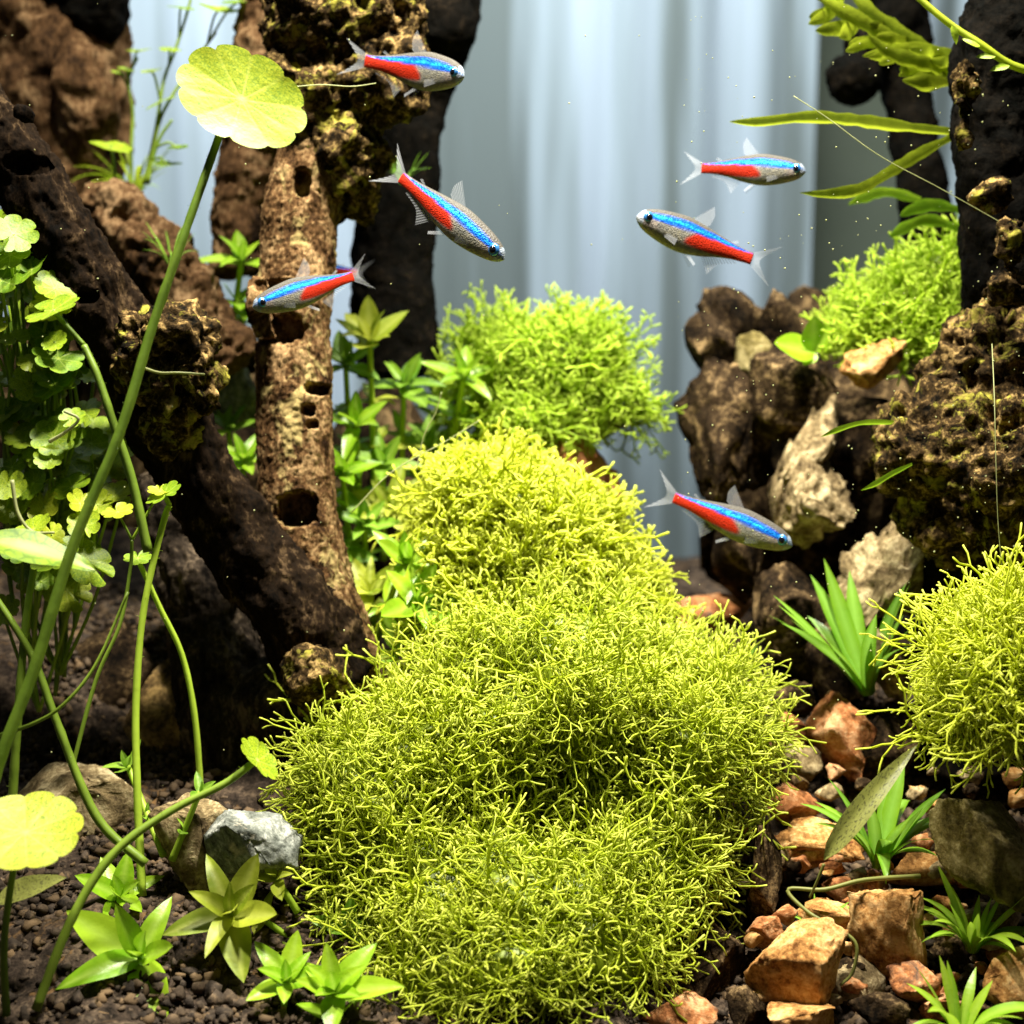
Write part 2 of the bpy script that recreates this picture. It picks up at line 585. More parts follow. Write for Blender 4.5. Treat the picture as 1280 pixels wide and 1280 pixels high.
rock(1080, 560, .600, 110, 130, 'stone_dark', 'black hollowed stone behind the two little green twigs', 22)
rock(930, 690, .605, 75, 150, 'stone_dark', 'dark upright stone under the lowest fish', 23)
rock(985, 770, .580, 92, 190, 'stone_dark', 'brown stone column below the lowest fish', 24, rough=1.6)
rock(1114, 730, .560, 125, 165, 'stone_pale', 'cream coloured craggy stone against the big driftwood', 25, rough=2.0, sub=5)
rock(1112, 822, .548, 62, 125, 'stone_pale', 'narrow grey-tan stone foot under the cream stone', 26, tilt=-0.35, rough=1.8)
rock(1050, 810, .575, 100, 150, 'stone_dark', 'dark stone behind the tall grassy plant', 27)
rock(885, 768, .620, 125, 88, 'stone_rust', 'rust-orange stone between the moss and the crag', 28, rough=1.6)
rock(905, 805, .600, 80, 50, 'stone_dark', 'low dark stone in front of the rust-orange one', 29)
rock(1050, 912, .540, 88, 120, 'stone_rust', 'orange-brown block standing behind the leafy grass tuft', 30, rough=1.4)
rock(985, 918, .545, 66, 62, 'stone_rust', 'small pinkish tan stone by the moss edge', 31)
rock(992, 878, .552, 75, 50, 'stone_dark', 'black pitted stone on top of the pinkish one', 32, rough=1.8)
rock(1110, 935, .540, 110, 110, 'stone_dark', 'black shaded stone below the right-hand moss cushion'.replace('right-hand ', 'overhanging '), 33)
rock(1015, 1062, .505, 150, 66, 'stone_ochre', 'flat ochre stone under the drooping olive leaf', 34, rough=1.8)
rock(985, 1005, .52, 90, 60, 'stone_rust', 'low brown stone half under the moss fringe', 35)
rock(1068, 1108, .495, 90, 46, 'stone_rust', 'thin rusty slab between the ochre stones', 36)
rock(1168, 1092, .50, 130, 56, 'stone_ochre', 'low wide ochre slab behind the curly grass tuft', 37)
rock(1114, 1178, .468, 112, 140, 'stone_ochre', 'upright golden ochre stone with a flat face', 38, rough=1.3, sub=5)
rock(985, 1216, .456, 140, 140, 'stone_ochre', 'big angular ochre stone lying before the moss', 39, rough=1.1, sub=5)
rock(1070, 1240, .462, 110, 104, 'stone_pale', 'pale beige stone wedged between two ochre stones', 40)
rock(1008, 1278, .445, 100, 70, 'stone_ochre', 'small golden stone in front of the big angular one', 41)
rock(1062, 1212, .462, 26, 26, 'stone_pale', 'tiny round beige pebble beside the pale stone', 42)
rock(872, 1225, .475, 130, 150, 'stone_dark', 'dark brown stone shaded by the moss overhang', 43)
rock(850, 1275, .452, 110, 70, 'stone_rust', 'brown stone fringed with moss at its top', 44)
rock(950, 1110, .492, 60, 170, 'stone_dark', 'tall brown stone under the moss edge', 45, rough=1.6)
rock(1246, 1068, .462, 125, 165, 'stone_olive', 'olive-brown slanting slab below the dense moss cushion', 46, tilt=-0.45, rough=1.1, sub=5)
rock(1268, 1228, .452, 84, 100, 'stone_ochre', 'brown ochre stone beside the lowest grass tuft', 47)
rock(1190, 1190, .475, 70, 60, 'stone_dark', 'dark stone between the golden stone and curly grass', 48)
rock(1180, 1262, .452, 60, 44, 'stone_rust', 'small reddish stone among the lowest grass blades', 49)
# other side
rock(222, 895, .565, 160, 190, 'stone_dusty', 'soil-dusted ochre boulder below the black roots', 60, rough=1.2)
rock(140, 840, .58, 170, 140, 'stone_dark', 'dark grainy stone behind the bright straight stem', 61)
rock(312, 1055, .468, 130, 112, 'stone_grey', 'grey-green boulder with a whitish rim beside the moss', 62, rough=0.8, sub=5)
rock(248, 1050, .478, 110, 130, 'stone_pale', 'pale ochre stone behind the grey-green boulder', 63, rough=1.4)
rock(95, 1000, .510, 200, 100, 'stone_pale', 'flat brown-grey stone behind the big round leaf', 64, rough=1.4)
rock(325, 1258, .440, 30, 26, 'stone_pale', 'small cream pebble lying on the dark soil', 65)
rock(60, 480, .640, 200, 150, 'stone_dark', 'brown stone behind the crowded small round leaves', 66, rough=1.5)
rock(150, 560, .700, 480, 520, 'stone_dark', 'huge dark rock standing behind the diagonal branch', 67, 160, rough=1.3)
rock(290, 490, .600, 80, 90, 'stone_grey', 'pale grey stone seen between branch and upright trunk', 68)
rock(283, 420, .610, 90, 110, 'stone_dark', 'brown stone above the pale grey one', 69)
rock(480, 640, .690, 250, 440, 'stone_dark', 'tall dark rock behind the leafy stem plants', 70, 120, rough=1.3)
rock(712, 608, .612, 140, 170, 'stone_rust', 'brown rock carrying the hindmost moss cushion', 71, rough=1.6)
rock(630, 620, .64, 220, 240, 'stone_dark', 'dark rock under the hindmost moss cushion', 72)

for k, (px, py, d, w, h, mt, lb) in enumerate([
        (1150, 1235, .455, 74, 66, 'stone_rust', 'dusky reddish stone leaning on the golden upright stone'),
        (935, 1262, .452, 70, 58, 'stone_dark', 'brown-black stone beside the big angular one'),
        (1100, 1262, .446, 76, 54, 'stone_dark', 'dark flat stone in front of the pale beige one'),
        (1240, 1160, .47, 80, 66, 'stone_pale', 'beige stone under the curly grass tuft'),
        (1040, 1150, .478, 84, 60, 'stone_ochre', 'ochre stone behind the big angular one'),
        (960, 1165, .476, 60, 60, 'stone_rust', 'brown stone between moss edge and the big angular one'),
        (1140, 1060, .51, 90, 56, 'stone_dark', 'dark stone behind the spreading grass tuft'),
        (1190, 1040, .505, 76, 70, 'stone_dark', 'shaded stone tucked under the dense moss cushion'),
        (1000, 955, .532, 60, 48, 'stone_pale', 'beige stone by the moss edge below the pinkish one'),
        (1230, 1270, .445, 60, 48, 'stone_dark', 'dark stone between the lowest blades and the brown stone')]):
    rock(px, py, d, w, h, mt, lb, 500 + k, rough=1.2)

GS = 'small stones scattered between the grass tufts'
spots_ = []
rg = np.random.default_rng(77)
for k in range(90):
    px, py = rg.uniform(930, 1275), rg.uniform(960, 1275)
    dd = 0.545 - (py - 900) / 380 * 0.10
    w = rg.uniform(16, 40)
    rock(px, py, dd, w, w * rg.uniform(.6, .9), ['stone_ochre', 'stone_rust', 'stone_dark', 'stone_pale'][k % 4], 'small angular %s stone scattered between the grass tufts and larger stones' % ['ochre', 'rusty red', 'dark brown', 'pale beige'][k % 4], 100 + k, group=GS, name='small_stone', sub=3)


# ------------------------------------------------------------------ driftwood
def voxel_union(shapes, voxel):
    V, F = [], []
    off = 0
    for v, f in shapes:
        V.append(v)
        F += [tuple(i + off for i in q) for q in f]
        off += len(v)
    m = bpy.data.meshes.new('union')
    m.from_pydata(np.vstack(V).tolist(), [], F)
    o = bpy.data.objects.new('union', m)
    COL.objects.link(o)
    md = o.modifiers.new('remesh', 'REMESH')
    md.mode = 'VOXEL'
    md.voxel_size = voxel
    dg = bpy.context.evaluated_depsgraph_get()
    r = bpy.data.meshes.new_from_object(o.evaluated_get(dg))
    bpy.data.objects.remove(o)
    bpy.data.meshes.remove(m)
    return r


def limb(rows, n=60, seg=20):
    """rows of px, py, depth, radius in px"""
    A = np.array([np.append(P(a, b, c), S(r, c)) for a, b, c, r in rows])
    A = spline(A, n)
    return tube(A[:, :3], np.maximum(A[:, 3], 0.0005), seg)


def ball(px, py, d, r, sq=(1, 1, 1)):
    V, F = ICO[3]
    return V * S(r, d) * np.array(sq) + P(px, py, d), F


def wood_mesh(name, shapes, voxel=0.0009, amp=0.0016, freq=90, ridge=0.0, rfreq=160, axis=None, pits=(), fine=0.00055, cave=0.0, cavef=70):
    m = voxel_union(shapes, voxel)
    n = len(m.vertices)
    V = np.empty(n * 3, np.float32)
    m.vertices.foreach_get('co', V)
    V = V.reshape(-1, 3).astype(float)
    Nn = np.empty(n * 3, np.float32)
    m.vertices.foreach_get('normal', Nn)
    Nn = Nn.reshape(-1, 3).astype(float)
    q = V.copy()
    if axis is not None:
        a = unit(axis)
        q = q - 0.72 * (q @ a)[:, None] * a[None]
    D = amp * fbm(V * freq, 4)
    if ridge:
        D = D + ridge * (0.5 - np.abs(fbm(q * rfreq, 3)))
    D = D + fine * fbm(V * 700, 3)
    if cave:
        D = D - cave * np.clip(fbm(V * cavef + 9, 3) - 0.15, 0, 0.6)
    V2 = V + Nn * D[:, None]
    for (px, py, d, rx, ry, depth) in pits:
        c = P(px, py, d)
        rel = V - c
        x = rel @ RGT / S(rx, d)
        y = rel @ UPV / S(ry, d)
        rr = (np.abs(x) ** 3 + np.abs(y) ** 3) ** (1 / 3) + 0.22 * noise(V * 420)
        facing = (Nn @ FWD) < 0.1
        w = np.clip((1.12 - rr) / 0.26, 0, 1) * facing
        V2 += FWD[None] * (w * S(depth, d))[:, None]
    m.vertices.foreach_set('co', V2.astype(np.float32).ravel())
    m.update()
    m.shade_smooth()
    m.name = name
    return m


def wood_part(name, root, mat, *args, **kw):
    m = wood_mesh(name, *args, **kw)
    m.transform(Matrix.Translation(-root.location))
    return obj(name, m, MATS[mat], root)


def build_wood():
    r = thing('driftwood', 'branching driftwood with a holed upright trunk and a dark diagonal branch', 'driftwood', P(390, 900, .54))
    wood_part('trunk', r, 'wood_tan', [limb([(402, 170, .548, 46), (378, 250, .545, 46), (372, 330, .543, 47), (366, 420, .540, 46), (369, 520, .538, 47), (372, 620, .536, 47), (388, 720, .534, 50), (408, 800, .532, 58), (425, 880, .532, 66)], 80, 28),
                                       limb([(330, 420, .525, 12), (322, 380, .525, 14), (322, 352, .53, 10)], 12, 10)],
              0.00065, 0.0010, 80, 0.0007, 330, P(372, 620, .54) - P(378, 250, .54),
              [(371, 636, .525, 23, 21, 56), (393, 485, .525, 13, 7, 40), (384, 512, .525, 8, 7, 28), (388, 530, .525, 7, 5, 22), (345, 412, .53, 34, 17, 34), (376, 226, .53, 10, 17, 26), (345, 360, .53, 22, 10, 16)])
    wood_part('branch', r, 'wood_dark', [limb([(-120, 20, .50, 40), (-20, 150, .500, 42), (40, 235, .502, 44), (95, 325, .505, 45), (150, 420, .510, 50), (205, 520, .515, 52), (262, 620, .520, 48), (320, 700, .522, 50), (375, 770, .524, 55), (420, 850, .528, 62)], 90, 28),
                                         ball(33, 140, .485, 11)],
              0.00085, 0.0022, 70, 0.0016, 200, P(375, 770, .52) - P(-20, 150, .52), [(20, 195, .48, 26, 12, 18), (93, 362, .48, 14, 7, 12)])
    wood_part('knot', r, 'wood_crust', [ball(212, 425, .495, 62, (1, .9, .75)), ball(222, 480, .497, 55, (1, .9, .9)), ball(190, 450, .498, 50), ball(215, 530, .503, 36)],
              0.00085, 0.0042, 130, 0.002, 230, cave=0.012, cavef=120)
    wood_part('crown', r, 'wood_crust', [ball(432, 20, .548, 100, (1, .8, .9)), ball(475, 95, .545, 62), ball(395, 115, .548, 68), ball(425, 190, .548, 58, (1, 1, 1.1)), ball(432, 250, .552, 34), limb([(425, -160, .55, 90), (430, 0, .55, 95)], 12, 24)],
              0.0011, 0.0050, 95, 0.002, 230, cave=0.012, cavef=100)
    wood_part('root', r, 'wood_grey', [limb([(205, 590, .565, 30), (232, 680, .56, 42), (262, 780, .555, 52), (290, 900, .55, 62), (300, 960, .55, 70)], 50, 24), limb([(300, 900, .55, 50), (360, 880, .54, 62), (420, 880, .535, 60), (470, 890, .535, 36)], 30, 24)],
              0.0009, 0.0025, 80, 0.0028, 190, P(290, 900, .55) - P(232, 680, .56))
    wood_part('stub', r, 'wood_crust', [limb([(420, 870, .525, 40), (388, 842, .508, 36), (375, 836, .502, 26)], 20, 20)], 0.0007, 0.002, 160, 0.001, 260)

    r = thing('driftwood_post', 'black upright driftwood post behind the diving fish', 'driftwood', P(500, 470, .63))
    wood_part('post', r, 'wood_black', [limb([(545, -140, .63, 55), (548, 20, .63, 50), (515, 130, .63, 42), (500, 230, .63, 50), (492, 330, .63, 52), (500, 470, .63, 54)], 60, 24), ball(556, 30, .622, 42)], 0.0012, 0.002, 70)

    r = thing('driftwood_stump', 'thick brown driftwood stump behind the small pennywort stems', 'driftwood', P(80, 300, .66))
    wood_part('stump', r, 'wood_brown', [limb([(40, -200, .67, 110), (45, -40, .67, 108), (58, 60, .66, 98), (72, 150, .66, 84), (78, 240, .66, 70), (80, 320, .66, 70)], 60, 28), ball(105, 130, .64, 46, (.9, 1, 1.6))], 0.0014, 0.005, 45, 0.003, 90, cave=0.008, cavef=40)
    wood_part('dark_knob', r, 'wood_black', [ball(112, 10, .645, 48), ball(95, -30, .64, 50)], 0.0012, 0.003, 90)

    r = thing('driftwood_log', 'blurred sloping log with mossy top behind the diagonal branch', 'driftwood', P(260, 430, .585))
    wood_part('log', r, 'wood_brown', [limb([(112, 255, .60, 26), (150, 265, .595, 34), (195, 320, .59, 42), (250, 400, .585, 40), (290, 460, .585, 40)], 40, 20)], 0.001, 0.0035, 80, 0.002, 160, cave=0.008, cavef=80)
    r = thing('driftwood_limb', 'blurred brown limb behind the upright trunk and round leaf', 'driftwood', P(300, 330, .62))
    wood_part('limb', r, 'wood_brown', [limb([(362, -150, .62, 48), (345, 20, .62, 46), (320, 170, .62, 42), (305, 260, .62, 38), (300, 340, .62, 34)], 40, 20)], 0.0012, 0.003, 80, 0.002, 160)

    r = thing('rugged_driftwood', 'massive rugged driftwood trunk with bulging mossy foot', 'driftwood', P(1240, 900, .53))
    wood_part('trunk', r, 'wood_black', [limb([(1320, -160, .535, 90), (1296, -20, .535, 74), (1258, 80, .535, 66), (1246, 170, .535, 52), (1252, 300, .535, 50), (1262, 400, .54, 62), (1262, 480, .54, 80)], 60, 28)],
              0.0011, 0.0024, 80, 0.0015, 200, (0, 0, 1))
    wood_part('bulge', r, 'wood_crust', [ball(1235, 470, .53, 78, (1, .9, 1)), ball(1190, 560, .525, 98, (1, .9, .85)), ball(1270, 590, .515, 112, (1, .8, 1)), ball(1215, 640, .53, 85, (1, .9, .8)), limb([(1262, 390, .535, 42), (1240, 460, .53, 70)], 14, 20)],
              0.0011, 0.0052, 85, 0.003, 190, cave=0.016, cavef=90)
    wood_part('foot', r, 'wood_black', [limb([(1240, 620, .545, 80), (1232, 740, .55, 78), (1226, 860, .55, 76), (1230, 960, .55, 80)], 40, 24)], 0.0012, 0.003, 80)
    wood_part('upper_knot', r, 'wood_crust', [ball(1208, 110, .512, 26, (.7, .8, 1.3)), ball(1240, 245, .507, 27, (1.1, .8, .8)), ball(1262, 300, .502, 22, (1, .8, 1.4)), ball(1262, 360, .505, 30, (1, .8, .8)), ball(1205, 170, .515, 16, (.6, .8, 1.3))], 0.0008, 0.0028, 150, cave=0.008, cavef=150)

    r = thing('driftwood_prong', 'black driftwood prong with a forked knob behind the lime fronds', 'driftwood', P(1160, 400, .65))
    wood_part('prong', r, 'wood_black', [limb([(1115, -100, .66, 44), (1122, 0, .66, 40), (1135, 120, .655, 30), (1150, 220, .65, 32), (1165, 330, .65, 34), (1170, 440, .65, 34)], 50, 20), limb([(1125, 20, .655, 34), (1095, 55, .65, 30), (1066, 62, .645, 24)], 16, 16), ball(1068, 98, .645, 33)], 0.0012, 0.002, 80)


build_wood()


# ------------------------------------------------------------------ moss cushions
def sprig_templates(k, n, seg, rad, spread, sides=3):
    """forking strands, unit in metres, growing along +Z from 0"""
    rg = np.random.default_rng(k)
    out = []
    for t in range(n):
        Vs, Ts, tips = [], [], []
        stack = [(np.zeros(3), unit([rg.normal() * .3, rg.normal() * .3, 1]), 0)]
        levels = rg.choice([2, 3, 3, 4])
        while stack:
            p, dr, lv = stack.pop()
            L = seg * rg.uniform(0.6, 1.35) * (0.62 if lv >= levels - 1 else 1)
            bend = rg.normal(size=3) * 0.5
            pts = [p, p + dr * L * 0.5 + bend * L * 0.12, p + unit(dr + bend * 0.6) * L]
            dr2 = unit(pts[2] - pts[1])
            last = lv >= levels - 1
            r0 = rad * (1 - 0.07 * lv)
            r1 = r0 * (1.05 if last else 1.0)
            v, f = tube(np.array(pts), np.array([r0, r0, r1]), sides, cap=False)
            # rounded end
            o = sum(len(a) for a in Vs)
            v = np.vstack([v, pts[2] + dr2 * r1 * 0.9])
            e = len(v) - 1
            tri = []
            for q in f:
                tri += [(q[0], q[1], q[2]), (q[0], q[2], q[3])]
            for j in range(sides):
                tri.append((2 * sides + j, 2 * sides + (j + 1) % sides, e))
            Vs.append(v)
            Ts.append(np.array(tri) + o)
            g = lv / max(levels - 1, 1)
            tt = np.full(len(v), g * 0.30)
            if last:
                tt[2 * sides:] = 0.85
            tips.append(tt)
            if not last:
                ax = unit(np.cross(dr2, rg.normal(size=3)))
                a = spread * rg.uniform(0.6, 1.3)
                for sgn in (1, -1):
                    if rg.random() < 0.93:
                        stack.append((pts[2], unit(dr2 * math.cos(a) + sgn * ax * math.sin(a)), lv + 1))
        out.append((np.vstack(Vs), np.vstack(Ts), np.concatenate(tips)))
    return out


def dent(V, dents):
    V = V.copy()
    for (px, py, d, r, dep) in dents:
        q = V - P(px, py, d)
        w = np.exp(-((q @ RGT) ** 2 + (q @ UPV) ** 2) / S(r, d) ** 2) * ((q @ FWD) < S(90, d))
        V += (FWD - 0.3 * UPV)[None] * (w * S(dep, d))[:, None]
    return V


def cushion(label, lobes, count, mat, tpl, dents=(), out_bias=0.42, size=(0.65, 1.35), group=None, sink=0.93):
    """lobes: px, py, depth, rx, ry, rdepth in px"""
    C = np.array([P(a, b, c) for a, b, c, *_ in lobes])
    R = np.array([[S(l[3], l[2]), S(l[5], l[2]), S(l[4], l[2])] for l in lobes])
    base = C.mean(0)
    base[2] = (C[:, 2] - R[:, 2]).min()
    root = thing('moss_cushion', label, 'moss', base, group)
    # inner mass
    V0, F0 = ICO[4]
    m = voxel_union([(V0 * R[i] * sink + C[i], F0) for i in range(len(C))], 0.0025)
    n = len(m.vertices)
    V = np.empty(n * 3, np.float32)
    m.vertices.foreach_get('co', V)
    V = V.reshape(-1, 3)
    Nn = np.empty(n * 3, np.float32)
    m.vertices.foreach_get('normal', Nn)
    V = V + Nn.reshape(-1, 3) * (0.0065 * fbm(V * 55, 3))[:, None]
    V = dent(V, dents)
    m.vertices.foreach_set('co', rebase(V, root).astype(np.float32).ravel())
    m.shade_smooth()
    m.name = 'inner_mass'
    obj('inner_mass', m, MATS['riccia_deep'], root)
    # strands over it
    area_ = (R[:, 0] * R[:, 2] + R[:, 0] * R[:, 1] + R[:, 1] * R[:, 2])
    rg = np.random.default_rng(int(count))
    pick = rg.choice(len(C), size=count * 3, p=area_ / area_.sum())
    u = rg.normal(size=(count * 3, 3))
    u /= np.linalg.norm(u, axis=1)[:, None]
    pos = C[pick] + u * R[pick] * rg.uniform(0.90, 1.0, (count * 3, 1))
    nor = u / R[pick]
    nor /= np.linalg.norm(nor, axis=1)[:, None]
    inside = np.zeros(len(pos), bool)
    for i in range(len(C)):
        q = (pos - C[i]) / R[i]
        inside |= ((q ** 2).sum(1) < 0.80) & (pick != i)
    ok = ~inside & (nor[:, 2] > -0.45) & (pos[:, 2] > ground_z(pos[:, 0], pos[:, 1]) - 0.004)
    facing = nor @ FWD
    ok &= (facing < 0.55) | (rg.random(len(pos)) < 0.4)
    pos, nor = pos[ok][:count], nor[ok][:count]
    n = len(pos)
    lump = fbm(pos * 55, 3)
    pos = pos + nor * (0.0065 * lump)[:, None]
    pos = dent(pos, dents)
    dirv = nor * out_bias + rg.normal(size=(n, 3)) * 0.55 + np.array([0, 0, 0.15])
    dirv /= np.linalg.norm(dirv, axis=1)[:, None]
    ref = rg.normal(size=(n, 3))
    X = np.cross(dirv, ref)
    X /= np.linalg.norm(X, axis=1)[:, None]
    Y = np.cross(dirv, X)
    sc = np.where(rg.random(n) < 0.03, rg.uniform(1.35, 1.7, n), rg.uniform(size[0], size[1], n))
    M = np.stack([X, Y, dirv], 2) * sc[:, None, None]
    ti = rg.integers(0, len(tpl), n)
    VV, TT, AA = [], [], []
    off = 0
    for k, (tv, tt, ta) in enumerate(tpl):
        idx = np.where(ti == k)[0]
        if not len(idx):
            continue
        W = np.einsum('nij,vj->nvi', M[idx], tv) + pos[idx][:, None, :]
        VV.append(W.reshape(-1, 3))
        TT.append((tt[None] + (np.arange(len(idx)) * len(tv))[:, None, None]).reshape(-1, 3) + off)
        off += len(idx) * len(tv)
        AA.append(np.tile(ta, len(idx)))
    m = tri_mesh('strands', rebase(np.vstack(VV), root), np.vstack(TT))
    attr(m, 'tip', np.concatenate(AA))
    obj('strands', m, MATS[mat], root, 'stuff')
    return root


T_FINE = sprig_templates(1, 40, 0.0056, 0.00029, 0.56)
T_BOLD = sprig_templates(2, 30, 0.0044, 0.00040, 0.55)
cushion('huge bright yellow-green moss cushion spreading in the foreground beside the ochre stones',
        [(690, 875, .520, 150, 105, 150), (565, 945, .512, 110, 85, 130), (478, 1000, .500, 92, 74, 110), (835, 935, .515, 100, 105, 130), (790, 1060, .500, 100, 100, 120), (640, 1130, .480, 160, 112, 120), (700, 1060, .515, 140, 120, 90), (535, 1110, .482, 105, 95, 110), (610, 1215, .462, 125, 80, 90), (740, 1175, .470, 85, 72, 90), (900, 915, .525, 48, 75, 70)],
        7000, 'riccia', T_FINE, [(705, 1000, .49, 62, 75), (575, 1035, .475, 45, 35), (480, 1120, .46, 50, 40), (800, 1010, .48, 45, 30), (640, 845, .50, 45, 35), (840, 830, .50, 40, 35)])
cushion('tall bright moss cushion rising behind the huge one, beside the leafy stems',
        [(605, 645, .556, 70, 62, 80), (665, 690, .556, 92, 78, 90), (640, 740, .552, 100, 84, 100), (745, 750, .556, 60, 58, 70)],
        3300, 'riccia', T_BOLD)
cushion('blurred moss cushion furthest back, against the curtain',
        [(640, 468, .622, 56, 52, 70), (700, 480, .622, 72, 62, 80), (752, 520, .618, 40, 30, 50), (660, 525, .610, 62, 32, 60)],
        1900, 'riccia_back', T_BOLD, out_bias=0.65)
cushion('dense moss cushion beside the foot of the massive trunk',
        [(1262, 870, .470, 66, 84, 80), (1296, 830, .472, 72, 70, 80), (1232, 900, .468, 42, 44, 50)],
        1500, 'riccia', T_FINE)
cushion('light green moss cushion on top of the crag by the upright trunk',
        [(1130, 410, .600, 62, 52, 60), (1175, 375, .602, 42, 46, 55), (1095, 420, .60, 36, 32, 45), (1165, 440, .59, 40, 34, 45)],
        1300, 'riccia_back', T_BOLD, out_bias=0.65)


# ------------------------------------------------------------------ leaves and plants
def lance_leaf(name, width=0.3, curl=0.25, fold=0.12, nu=9, tipw=1.0, wave=0.0, seed=0):
    """lance-shaped blade, unit length along +Y"""
    rg = np.random.default_rng(seed)
    V, F, vein = [], [], []
    ph = rg.uniform(0, 6)
    for i in range(nu + 1):
        t = i / nu
        w = width * 0.5 * (math.sin(math.pi * min(t ** 0.75, 1)) ** 0.8 * tipw + 0.05) * (1 if t < 1 else 0.1)
        y = t
        z = -curl * t * t + 0.0
        for j in (-1, -0.5, 0, 0.5, 1):
            V.append((w * j, y * (1 - 0.1 * curl), z + fold * w * abs(j) * 1.6 + wave * math.sin(t * 11 + ph + j) * abs(j)))
            vein.append(1.0 if j == 0 else 0.0)
    for i in range(nu):
        for j in range(4):
            a = i * 5 + j
            F.append((a, a + 1, a + 6, a + 5))
    m = mesh(name, V, F)
    attr(m, 'vein', np.array(vein) * 0.6)
    return m


def round_leaf(name, lobes=9, depth=0.07, dish=0.12, notch=0.0, seed=0, rings=7, per=8):
    """scalloped round blade, radius 1, stalk at the middle"""
    rg = np.random.default_rng(seed)
    n = lobes * per
    V, vein, F = [(0, 0, 0)], [1.0], []
    lob = 1 + 0.12 * rg.normal(size=lobes)
    sq = 1 + 0.09 * rg.normal(size=2)
    p1, p2 = rg.uniform(0, 6, 2)
    for k in range(1, rings + 1):
        r = k / rings
        for i in range(n):
            a = 2 * math.pi * i / n
            f = abs(math.sin(a * lobes / 2))
            e = 1 - depth * 1.7 * (1 - f ** 0.45) * r ** 3 * lob[int(a * lobes / 2 / math.pi) % lobes]
            if notch:
                da = abs((a - math.pi * 1.5 + math.pi) % (2 * math.pi) - math.pi)
                e *= 1 - 0.75 * r * max(0, 1 - da / notch)
            rr = r * e
            vv = max(0, 1 - abs(math.cos(a * lobes / 2)) * -1 - 1) if False else (1 - f)
            ridge = -0.012 * (abs(math.cos(a * lobes / 2)) ** 14) * r
            z = dish * r * r + ridge + 0.05 * r * r * math.sin(2 * a + p1) + 0.025 * r ** 3 * math.sin(5 * a + p2)
            V.append((rr * math.cos(a) * sq[0], rr * math.sin(a) * sq[1], z))
            va = abs((a * lobes / 2 / math.pi + 0.5) % 1 - 0.5)
            vein.append(max(0.0, 1 - va * 12 * (0.4 + r)) * 0.5 * (1.2 - r))
    for i in range(n):
        F.append((0, 1 + i, 1 + (i + 1) % n))
    for k in range(rings - 1):
        for i in range(n):
            a, b = 1 + k * n + i, 1 + k * n + (i + 1) % n
            F.append((a, a + n, b + n, b))
    m = mesh(name, V, F)
    attr(m, 'vein', vein)
    return m


def blade_mesh(name, width, bend, nu=12, twist=0.0):
    """arching grass blade, unit arc length, starts along +Z and leans to +Y"""
    V, F, vein = [], [], []
    y = z = 0.0
    for i in range(nu + 1):
        t = i / nu
        a = 0.15 + bend * t
        w = width * 0.5 * (0.45 + 0.55 * math.sin(math.pi * min(1, t * 0.62 + 0.18))) * (1 - max(0, (t - 0.55) / 0.45) ** 2 * 0.97)
        for j in (-1, 0, 1):
            V.append((w * j * math.cos(twist * t), y + w * j * math.sin(twist * t), z + 0.22 * w * abs(j)))
            vein.append(0.6 if j == 0 else 0)
        y += math.sin(a) / nu
        z += math.cos(a) / nu
    for i in range(nu):
        for j in range(2):
            k = i * 3 + j
            F.append((k, k + 1, k + 4, k + 3))
    m = mesh(name, V, F)
    attr(m, 'vein', vein)
    return m


def mats_for(meshes, mat):
    out = []
    for m in meshes:
        c = m.copy()
        c.materials.append(MATS[mat])
        out.append(c)
    return out


LANCE = [lance_leaf('leaf', w, c, f, seed=i, wave=0.008) for i, (w, c, f) in enumerate([(0.36, 0.12, 0.2), (0.40, 0.30, 0.15), (0.32, 0.45, 0.2), (0.42, -0.12, 0.2)])]
ROUND = [round_leaf('leaf', l, dp, ds, nt_, seed=i) for i, (l, dp, ds, nt_) in enumerate([(9, .09, .14, .0), (7, .12, .10, .25), (6, .15, .18, .22), (8, .12, -.12, .2)])]
BLADE = [blade_mesh('blade', w, b, twist=t) for w, b, t in [(0.13, 0.5, .3), (0.12, 0.95, -.4), (0.14, 1.4, .2), (0.12, 1.9, .5), (0.11, 0.25, -.2)]]
LEAF = {k: mats_for(LANCE, k) for k in ('leaf_bright', 'leaf_olive', 'leaf_dark_green', 'leaf_withered', 'leaf_lime')}
RLEAF = {k: mats_for(ROUND, k) for k in ('pennywort_green', 'pennywort_yellow', 'leaf_olive')}
GRASS = {k: mats_for(BLADE, k) for k in ('leaf_grass', 'leaf_bright', 'leaf_lime')}


def put(name, m, root, M):
    o = obj(name, m, None, root)
    o.matrix_local = M
    return o


def stem(root, pts, r0, r1, mat='stem_green', name='stem', n=None, hair=False):
    A = spline(np.array(pts), n or max(8, len(pts) * 7))
    n = len(A)
    R = np.linspace(r0, r1, n) * (1 + 0.10 * noise(A * 300))
    V, F = tube(A, R, 8)
    if hair:
        rg = np.random.default_rng(n)
        for k in range(hair):
            i = rg.integers(2, n - 2)
            t = rg.random()
            p = A[i] * (1 - t) + A[i + 1] * t
            dr = unit(np.cross(A[i + 1] - A[i], rg.normal(size=3)))
            L = rg.uniform(0.0008, 0.0020)
            hv, hf = tube(np.array([p + dr * R[i] * .6, p + dr * L * .6 + rg.normal(size=3) * 1e-4, p + dr * L + rg.normal(size=3) * 3e-4]), np.array([6e-5, 5e-5, 3e-5]), 3, False)
            F += [tuple(q + len(V) for q in f) for f in hf]
            V = np.vstack([V, hv])
    return obj(name, mesh(name, rebase(V, root), F), MATS[mat], root)


